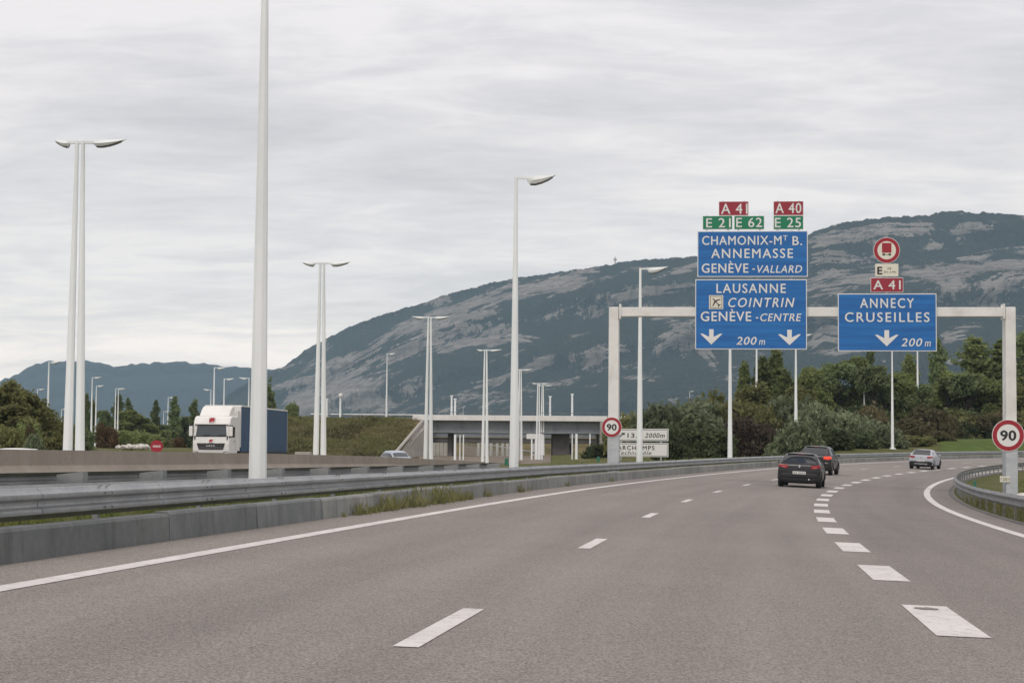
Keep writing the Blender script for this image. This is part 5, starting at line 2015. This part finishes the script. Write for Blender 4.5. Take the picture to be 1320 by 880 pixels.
def lobes_points(lobes, n, rnd, shell=.55):
    """Points spread through a union of ellipsoids, denser toward the outside, in small clumps."""
    vol = np.array([l[3] * l[4] * l[5] for l in lobes]) ** .67
    which = rnd.choice(len(lobes), n // 7 + 1, p=vol / vol.sum())
    L = np.array(lobes)[which]
    d = rnd.normal(size=(len(L), 3)); d /= np.linalg.norm(d, axis=1)[:, None]
    r = (shell + (1 - shell) * rnd.rand(len(L)) ** .5)[:, None] * (1 + .10 * rnd.normal(size=(len(L), 1)))
    c = L[:, :3] + d * r * L[:, 3:6]
    out = np.repeat(c, 7, 0)[:n]
    dirs = np.repeat(d, 7, 0)[:n]
    mean = np.mean(np.array(lobes)[:, 3:6])
    out = out + rnd.normal(size=out.shape) * mean * .13
    return out, dirs


def bush_proto(name, seed, mat, wide=1.0, tall=1.0, n=2600, leaf=.17, lobes_n=9, flat=.75):
    rnd = np.random.RandomState(seed)
    lobes = []
    for i in range(lobes_n):
        a = rnd.rand() * 6.28; r = rnd.rand() ** .6 * wide * .75
        h = tall * (.35 + .55 * rnd.rand()) * (1 - .35 * r / wide)
        w = wide * (.32 + .25 * rnd.rand())
        lobes.append((r * math.cos(a), r * math.sin(a), h, w, w, w * flat * tall / wide * 1.1))
    for i in range(5):
        a = i * 1.257 + rnd.rand(); lobes.append((wide * .62 * math.cos(a), wide * .62 * math.sin(a), tall * .22, wide * .36, wide * .36, tall * .26))
    pts, d = lobes_points(lobes, n, rnd)
    pts[:, 2] = np.maximum(pts[:, 2], .02 + .2 * rnd.rand(len(pts)))
    # a few sprigs stick out of the outline
    k = n // 12
    sp, sd = lobes_points(lobes, k, rnd, 1.08)
    sp[:, 2] = np.maximum(sp[:, 2], .1)
    pts = np.concatenate([pts, sp]); d = np.concatenate([d, sd])
    me = leaf_mesh(name, pts, d * .6 + np.array([0, 0, .35]), leaf, mat, rnd, 2.0, .5)
    stems = MB()
    for i in range(6):
        a = i * 1.05 + rnd.rand(); l = lobes[i % lobes_n]
        stems.tube([(0.1 * math.cos(a), .1 * math.sin(a), -.3), (l[0] * .5, l[1] * .5, l[2] * .6), (l[0], l[1], l[2] + l[5] * .5)], [.06, .04, .015], 5)
    return me, stems


def tree_proto(name, seed, mat, H=9.0, R=3.0, base=.16, n=5200, leaf=.27, kind='broad'):
    rnd = np.random.RandomState(seed)
    lobes = []; tr = MB()
    tr.tube([(0, 0, -.5), (.05, .03, H * .25), (-.04, .06, H * .55), (.02, 0, H * .9)], [.035 * H, .028 * H, .016 * H, .004 * H], 8)
    if kind == 'broad':
        for i in range(24):
            v = (i + rnd.rand()) / 24.0; z = H * (base + (1 - base) * v)
            rr = R * math.sin(math.pi * (.24 + .70 * v)) ** .7
            a = rnd.rand() * 6.28; q = rnd.rand() ** .5 * rr * .75
            w = R * (.26 + .24 * rnd.rand()) * (1.1 - .45 * v)
            lobes.append((q * math.cos(a), q * math.sin(a), min(z, H - w * .8), w, w, w * .85))
            tr.tube([(0, 0, z * .55), (q * .5 * math.cos(a), q * .5 * math.sin(a), z * .8), (q * math.cos(a), q * math.sin(a), z)], [.012 * H, .008 * H, .003 * H], 5)
    elif kind == 'poplar':
        for i in range(15):
            v = i / 14.0; z = H * (base + (1 - base) * v)
            rr = R * (math.sin(math.pi * (.12 + .86 * v)) ** .55)
            for k in range(2):
                a = rnd.rand() * 6.28; q = rnd.rand() * rr * .55
                lobes.append((q * math.cos(a), q * math.sin(a), min(z, H - .5), rr * .62, rr * .62, H * .075))
            tr.tube([(0, 0, z * .75), (rr * .5 * math.cos(a), rr * .5 * math.sin(a), z)], [.008 * H, .002 * H], 5)
    elif kind == 'conifer':
        for i in range(16):
            v = i / 15.0; z = H * (base + (1 - base) * v)
            rr = R * (1 - v) ** .8 + .15
            for k in range(3):
                a = rnd.rand() * 6.28; q = rr * .6
                lobes.append((q * math.cos(a), q * math.sin(a), z - .2 * rr, rr * .5, rr * .5, H * .04))
                tr.tube([(0, 0, z), (q * math.cos(a), q * math.sin(a), z - .3 * rr)], [.006 * H, .002 * H], 5)
    pts, d = lobes_points(lobes, n, rnd, .5)
    k = n // 14
    sp, sd = lobes_points(lobes, k, rnd, 1.1)
    pts = np.concatenate([pts, sp]); d = np.concatenate([d, sd])
    pts[:, 2] = np.maximum(pts[:, 2], .2)
    return leaf_mesh(name, pts, d * .6 + np.array([0, 0, .3]), leaf, mat, rnd, 1.6, .3 if kind == 'poplar' else 0), tr


PROTO = {}; EXT = {}


def plant(kind, mat, variant, loc, size, rotz, label, group=None, sx=1.0):
    """A shrub or tree > crown, trunk; copies share mesh data."""
    key = (kind, mat, variant)
    if key not in PROTO:
        seed = abs(hash((len(PROTO), kind))) % 9999 if False else 17 * (len(PROTO) + 1)
        if kind == 'shrub':
            PROTO[key] = bush_proto('crown', seed, LM[mat], 1.0, .95, 6500, .075)
        elif kind == 'broad':
            PROTO[key] = tree_proto('crown', seed, LM[mat], 9.0, 3.2, .08, 15000, .22)
        elif kind == 'poplar':
            PROTO[key] = tree_proto('crown', seed, LM[mat], 10.0, 1.25, .05, 8500, .19, 'poplar')
        elif kind == 'thin':
            PROTO[key] = tree_proto('crown', seed, LM[mat], 9.0, 1.9, .06, 6500, .19, 'poplar')
        else:
            PROTO[key] = tree_proto('crown', seed, LM[mat], 9.0, 1.7, .06, 6000, .18, 'conifer')
        me, tr = PROTO[key]
        co_ = np.zeros(len(me.vertices) * 3); me.vertices.foreach_get('co', co_); co_ = co_.reshape(-1, 3)
        EXT[key] = (float(np.percentile(np.abs(co_[:, 0]), 96)), float(np.percentile(co_[:, 2], 99.3)))
        tm = tr.build('trunk', bark, None, smooth=True)
        PROTO[key] = (me, tm.data)
        bpy.data.objects.remove(tm)
    me, tm = PROTO[key]
    bw, bh = EXT[key]
    size = (size[0] / bw, size[1] / bh)
    nm = {'shrub': 'shrub', 'broad': 'tree', 'thin': 'tree', 'poplar': 'poplar_tree', 'conifer': 'conifer_tree'}[kind]
    t = thing(nm, loc, label, 'shrub' if kind == 'shrub' else 'tree', group, rotz)
    c = bpy.data.objects.new('crown', me); COL.objects.link(c); c.parent = t
    w = bpy.data.objects.new('stems' if kind == 'shrub' else 'trunk', tm); COL.objects.link(w); w.parent = t
    t.scale = (size[0] * sx, size[0], size[1])
    return t




def plant_px(kind, mat, var, px, top, wpx, Y, label, group=None, sink=0.0):
    """Plant standing on the ground at column px and distance Y, its top at photo row top, wpx wide."""
    p = at(px, 585, Y); g = gz(p.x, p.y) - sink
    H = at(px, top, Y).z - g
    Wm = wpx / FPX * Y
    return plant(kind, mat, var, (p.x, p.y, g), (Wm / 2, H), (px * 1.7) % 6.28, label, group)


SHG = 'shrubs beyond the outer guard rail'
shr = [
    # kind-of-leaf, variant, px, top, width, depth, label
    ('olive', 0, 812, 537, 58, 205, 'olive shrub at the right end of the bridge parapet'),
    ('willow', 0, 842, 526, 84, 200, 'tall grey green willow shrub behind the Archamps sign'),
    ('willow', 1, 885, 520, 100, 198, 'greyish willow shrub between the Archamps sign and the lamp pole under the Lausanne sign'),
    ('olive', 1, 915, 512, 60, 205, 'olive shrub top rising left of the lamp pole under the Lausanne sign'),
    ('deep', 0, 880, 548, 70, 160, 'dark green shrub right beside the Archamps sign'),
    ('deep', 1, 868, 556, 44, 152, 'very dark shrub touching the right edge of the Archamps sign'),
    ('deep', 1, 915, 553, 60, 158, 'green shrub left of the lamp pole behind the rail'),
    ('purple', 0, 968, 541, 64, 165, 'dark reddish purple shrub right of the lamp pole under the Lausanne sign'),
    ('purple', 1, 990, 550, 50, 168, 'smaller dark reddish shrub between the purple shrub and the silvery willow'),
    ('olive', 2, 965, 522, 80, 200, 'olive shrub behind the purple shrub'),
    ('willow', 2, 1004, 518, 80, 205, 'pale willow shrub below the poplars left of the second lamp pole'),
    ('willow', 0, 1023, 546, 66, 150, 'silvery willow shrub in front of the foot of the lamp pole beside the black car'),
    ('willow', 3, 1060, 527, 76, 190, 'grey green willow shrub above the dark sport utility car'),
    ('willow', 1, 1100, 533, 84, 196, 'broad greyish willow shrub right of the dark sport utility car'),
    ('deep', 0, 1062, 553, 60, 180, 'green shrub low behind the rail above the dark sport utility car'),
    ('deep', 1, 1098, 556, 70, 185, 'green shrub low behind the rail left of the Annecy lamp pole'),
    ('willow', 2, 1132, 548, 60, 192, 'low grey shrub just left of the lamp pole under the Annecy sign'),
    ('brown', 0, 1168, 541, 60, 212, 'brownish shrub right of the lamp pole under the Annecy sign'),
    ('brown', 1, 1192, 550, 56, 208, 'brown shrub above the roof of the silver estate car'),
    ('brown', 2, 1210, 556, 40, 206, 'dark brown shrub at the left end of the bright lawn'),
    ('olive', 0, 1172, 562, 54, 200, 'low olive shrub behind the rail left of the silver estate car'),
    ('brown', 1, 1120, 526, 70, 232, 'brownish thicket in front of the dark trees left of the Annecy lamp pole'),
    ('brown', 0, 1190, 527, 80, 240, 'brownish thicket behind the thin far lamp pole'),
    ('olive', 1, 1232, 534, 70, 246, 'olive thicket above the lawn'),
    ('brown', 2, 1262, 536, 70, 248, 'brown thicket above the lawn left of the right gantry leg'),
    ('deep', 1, 1240, 547, 46, 244, 'dark low shrub along the top edge of the lawn'),
    ('brown', 0, 1300, 532, 70, 250, 'brown thicket behind the right gantry leg'),
    ('olive', 2, 1345, 533, 90, 250, 'olive thicket at the right edge beyond the 90 sign'),
    ('deep', 0, 1282, 550, 40, 245, 'small dark shrub above the lawn beside the 90 sign'),
    ('deep', 1, 767, 574, 34, 205, 'round dark shrub under the bridge left of the gantry leg'),
    ('brown', 1, 784, 578, 24, 206, 'brownish low shrub behind the foot of the left gantry leg'),
]
for mt, var, px, top, w, Y, lab in shr:
    plant_px('shrub', mt, var, px, top, w, Y, lab, SHG, .15)

TRG = 'trees behind the shrubs on the right'
trs = [
    ('poplar', 'poplar', 0, 959, 469, 19, 270, 'left narrow poplar under the Lausanne sign'),
    ('poplar', 'poplar', 1, 983, 463, 24, 268, 'middle narrow poplar under the Lausanne sign'),
    ('poplar', 'poplar', 0, 1000, 453, 26, 272, 'tallest poplar under the right part of the Lausanne sign'),
    ('thin', 'poplar', 0, 1011, 478, 26, 262, 'small loose tree right of the tallest poplar'),
    ('thin', 'olive', 0, 975, 496, 50, 255, 'loose olive tree at the feet of the poplars'),
    ('broad', 'green', 0, 1046, 476, 52, 262, 'green tree left of the short lamp under the gap between the signs'),
    ('broad', 'dark', 0, 1078, 470, 62, 266, 'dark green tree under the left corner of the Annecy sign'),
    ('broad', 'green', 1, 1103, 464, 56, 268, 'green tree behind the short lamp under the Annecy sign'),
    ('conifer', 'dark', 0, 1120, 447, 34, 275, 'dark feathery tree reaching up to the bottom edge of the Annecy sign'),
    ('broad', 'dark', 1, 1128, 474, 56, 262, 'dark tree left of the Annecy lamp pole'),
    ('broad', 'green', 2, 1160, 483, 52, 264, 'low green tree between the two poles under the Annecy sign'),
    ('thin', 'green', 0, 1172, 459, 28, 280, 'small airy tree top right of the Annecy lamp pole'),
    ('broad', 'dark', 0, 1185, 497, 44, 262, 'low dark tree behind the thin far lamp pole'),
    ('thin', 'dark', 0, 1209, 441, 26, 276, 'tall slim dark tree at the right corner of the Annecy sign'),
    ('broad', 'green', 1, 1222, 482, 60, 268, 'green tree right of the tall slim dark tree'),
    ('thin', 'poplar', 1, 1257, 438, 52, 284, 'tall airy tree between the Annecy sign and the right gantry leg'),
    ('broad', 'dark', 1, 1250, 484, 70, 266, 'broad dark tree in front of the tall airy tree'),
    ('broad', 'green', 0, 1279, 490, 54, 264, 'green tree left of the right gantry leg'),
    ('poplar', 'poplar', 1, 1290, 441, 28, 282, 'tall narrow tree just left of the right gantry leg'),
    ('thin', 'dark', 1, 1318, 432, 44, 284, 'tall dark tree right of the right gantry leg'),
    ('broad', 'olive', 0, 1318, 490, 60, 262, 'olive tree behind the 90 sign on the right'),
    ('broad', 'green', 2, 1352, 470, 80, 268, 'green tree cut by the right edge of the picture'),
    ('thin', 'dark', 0, 1385, 445, 60, 280, 'dark tree outside the right edge'),
    ('broad', 'olive', 1, 1030, 500, 46, 250, 'low olive tree beside the second lamp pole'),
    ('broad', 'dark', 1, 1020, 492, 36, 275, 'dark tree between the poplars and the second lamp pole'),
    ('broad', 'dark', 0, 1148, 490, 40, 274, 'dark tree right behind the Annecy lamp pole'),
    ('broad', 'dark', 1, 1205, 500, 44, 274, 'dark low tree under the right corner of the Annecy sign'),
]
for kd, mt, var, px, top, w, Y, lab in trs:
    plant_px(kd, mt, var, px, top, w, Y, lab, TRG, .2)

LFG = 'trees on the wooded slope at the left edge'
lf = [
    ('broad', 'olive', 0, -34, 484, 90, 178, 'olive tree on the wooded slope cut by the left edge'),
    ('broad', 'olive', 0, 4, 494, 66, 176, 'olive brown tree, tallest on the wooded slope at the left edge'),
    ('broad', 'olive', 1, 30, 507, 56, 180, 'rounded olive tree on the wooded slope left of the slim lamp'),
    ('broad', 'olive', 1, 47, 521, 40, 184, 'olive tree on the falling edge of the wooded slope'),
    ('broad', 'olive', 1, 12, 524, 60, 160, 'low olive tree on the wooded slope at the left edge'),
    ('shrub', 'olive', 0, 66, 540, 44, 186, 'olive shrub right of the slim lamp at the left'),
    ('shrub', 'green', 1, 78, 545, 40, 192, 'green shrub left of the nearest twin mast'),
    ('shrub', 'green', 0, 36, 546, 50, 150, 'green shrub at the foot of the wooded slope'),
    ('shrub', 'brown', 0, 40, 548, 18, 146, 'brownish shrub low on the wooded slope beside the slim lamp'),
    ('shrub', 'willow', 0, 42, 561, 30, 130, 'grey shrub at the foot of the slim lamp at the left'),
    ('shrub', 'olive', 2, 8, 552, 50, 140, 'olive shrub above the white car roof at the left edge'),
    ('shrub', 'dark', 1, 98, 552, 40, 200, 'dark shrub seen behind the nearest twin mast'),
    ('shrub', 'olive', 1, 72, 560, 40, 140, 'low olive shrub between the slim lamp and the nearest twin mast'),
]
for kd, mt, var, px, top, w, Y, lab in lf:
    plant_px(kd, mt, var, px, top, w, Y, lab, LFG, .2)

MDG = 'trees along the far left carriageway'
md = [
    ('poplar', 'dark', 0, 111, 509, 10, 350, 'narrow poplar just right of the nearest twin mast'),
    ('poplar', 'dark', 1, 119, 517, 8, 352, 'shorter narrow poplar behind the two close lamps'),
    ('broad', 'dark', 0, 134, 530, 26, 335, 'low dark tree left of the two poplars'),
    ('poplar', 'dark', 0, 152, 510, 15, 345, 'poplar behind the two equal far lamps'),
    ('poplar', 'dark', 1, 164, 515, 10, 352, 'slim poplar right of the two equal far lamps'),
    ('broad', 'green', 0, 165, 530, 48, 335, 'broad green tree below the two poplars'),
    ('broad', 'green', 1, 186, 540, 44, 338, 'rounded green tree sloping down above the white rocks'),
    ('shrub', 'rust', 0, 138, 549, 26, 270, 'rusty red shrub right of the two close lamps'),
    ('shrub', 'green', 2, 155, 556, 40, 280, 'green shrub above the white rocks'),
    ('shrub', 'green', 0, 185, 557, 44, 285, 'green shrub behind the white rocks and the short lamp'),
    ('poplar', 'dark', 0, 200, 517, 11, 350, 'single poplar above the no entry sign'),
    ('poplar', 'dark', 1, 224, 513, 13, 346, 'tall poplar halfway between the no entry sign and the lorry'),
    ('poplar', 'dark', 0, 249, 516, 14, 348, 'poplar directly behind the left side of the lorry cab'),
    ('broad', 'dark', 1, 238, 538, 18, 350, 'low dark tree left of the lorry cab'),
    ('broad', 'dark', 0, 212, 548, 26, 352, 'low dark tree between the two single poplars'),
    ('shrub', 'rust', 0, 228, 565, 24, 300, 'low rusty shrub on the far verge left of the lorry'),
    ('shrub', 'olive', 1, 205, 564, 30, 290, 'low olive shrub behind the no entry sign'),
    ('conifer', 'dark', 0, 347, 497, 26, 262, 'dark conifer behind the trailer, right of the nearest pole'),
    ('shrub', 'dark', 1, 375, 520, 17, 276, 'round dark shrub on top of the embankment behind the trailer'),
    ('shrub', 'dark', 0, 325, 512, 24, 300, 'dark shrub behind the lorry at the left of the nearest pole'),
]
for kd, mt, var, px, top, w, Y, lab in md:
    o = plant_px(kd, mt, var, px, top, w, Y, lab, MDG, .2)
    if 'on top of the embankment' in lab:
        o.location.z = zt; o.scale.z = (at(px, top, Y).z - zt) / EXT[('shrub', mt, var)][1]

# ------------------------------------------------------------------ weeds and grass
rg = np.random.RandomState(11)


def tufts(name, spots, mat, blades, h, spread, seed, label=None):
    rnd = np.random.RandomState(seed)
    C_ = []
    for (p, sc_) in spots:
        n = int(blades * sc_)
        q = rnd.normal(size=(n, 3)) * np.array([spread, spread, 0]) * sc_
        q[:, 2] = rnd.rand(n) * h * sc_
        C_.append(q + np.array(p))
    c = np.concatenate(C_)
    me = leaf_mesh(name, c, np.array([0, 0, 0.0]), .022, mat, rnd, 8.0, 2.2)
    o = bpy.data.objects.new(name, me); COL.objects.link(o)
    o['kind'] = 'stuff'
    return o


sp = []
for i in range(900):
    s = 8 + 60 * rg.rand() ** 1.3; n = -7.1 - 2.3 * rg.rand()
    p = road(s, n, .16); sp.append((tuple(p), .5 + .7 * rg.rand()))
tufts('grass', sp, LM['grass'], 26, .16, .10, 3)
sp = []
for i in range(1500):                                  # rough grass over the face of the embankment
    t_, v_ = .965 * rg.rand(), rg.rand() ** .9
    q_ = Vector((bl.x - 4, bl.y, -.5)).lerp(Vector((br.x, br.y, -.3)), t_).lerp(Vector((tl.x, tl.y, zt)).lerp(Vector((tr.x, tr.y, zt)), t_), v_)
    sp.append(((q_.x, q_.y, q_.z), 1.0 + 1.2 * rg.rand()))
def bank_tufts(spots, mat, seed, size):
    rnd = np.random.RandomState(seed)
    C_ = []
    for (p_, k_) in spots:
        n_ = int(16 * k_); q_ = rnd.normal(size=(n_, 3)) * np.array([.28, .28, 0]) * k_
        q_[:, 2] = rnd.rand(n_) * .26 * k_
        C_.append(q_ + np.array(p_))
    me_ = leaf_mesh('grass', np.concatenate(C_), np.array([0, 0, .5]), size, mat, rnd, 2.6, 1.2)
    o_ = bpy.data.objects.new('grass', me_); COL.objects.link(o_); o_['kind'] = 'stuff'
bank_tufts(sp, LM['dry'], 31, .11)
bank_tufts([a_ for a_ in sp if mnoise.noise(Vector(a_[0]) * .22) > .02], LM['olive'], 32, .13)
bank_tufts([a_ for a_ in sp if mnoise.noise(Vector(a_[0]) * .18 + Vector((5, 0, 0))) > .22], LM['brown'], 33, .14)
sp = []
for i in range(75):                                   # weeds growing at the foot of the kerb wall
    s = 31.0 + 13.5 * rg.rand() ** .8; d = abs(s - 38.5) / 7.0
    sp.append((tuple(road(s, -6.55 + .10 * rg.rand() ** 2, -.02)), max(.2, (.25 + .95 * rg.rand() ** 1.5) * (1.1 - .6 * d))))
for s in (46.4, 51.7, 53.0, 60.8, 71.5):
    for i in range(rg.randint(1, 5)):
        sp.append((tuple(road(s + rg.rand() * .9, -6.54, -.02)), .25 + .3 * rg.rand()))
tufts('weeds', sp, LM['dry'], 34, .36, .13, 4)
tufts('weeds', sp[:80], LM['olive'], 30, .32, .15, 14)
sp = []
for i in range(120):                                   # dry weeds under the curved rail
    s = 33 + 36 * rg.rand(); sp.append((tuple(road(s, 6.34 + .6 * rg.rand(), -.03)), (.5 + .8 * rg.rand()) * (1.0 if s < 66 else .6)))
tufts('weeds', sp, LM['dry'], 30, .34, .12, 5)
tufts('weeds', sp[::2], LM['olive'], 30, .30, .14, 15)
sp = []
for i in range(500):
    s = 60 + 60 * rg.rand(); n = 7.6 + 6 * rg.rand(); p = road(s, n)
    sp.append(((p.x, p.y, gz(p.x, p.y)), .5 + .6 * rg.rand()))
tufts('grass', sp, LM['grass'], 22, .14, .16, 6)
sp = []
for i in range(260):
    s = 75 + 60 * rg.rand(); n = -7.6 - 2.5 * rg.rand(); p = road(s, n)
    sp.append(((p.x, p.y, gz(p.x, p.y)), .8 + .9 * rg.rand()))
tufts('grass', sp, LM['grass'], 26, .26, .22, 7)
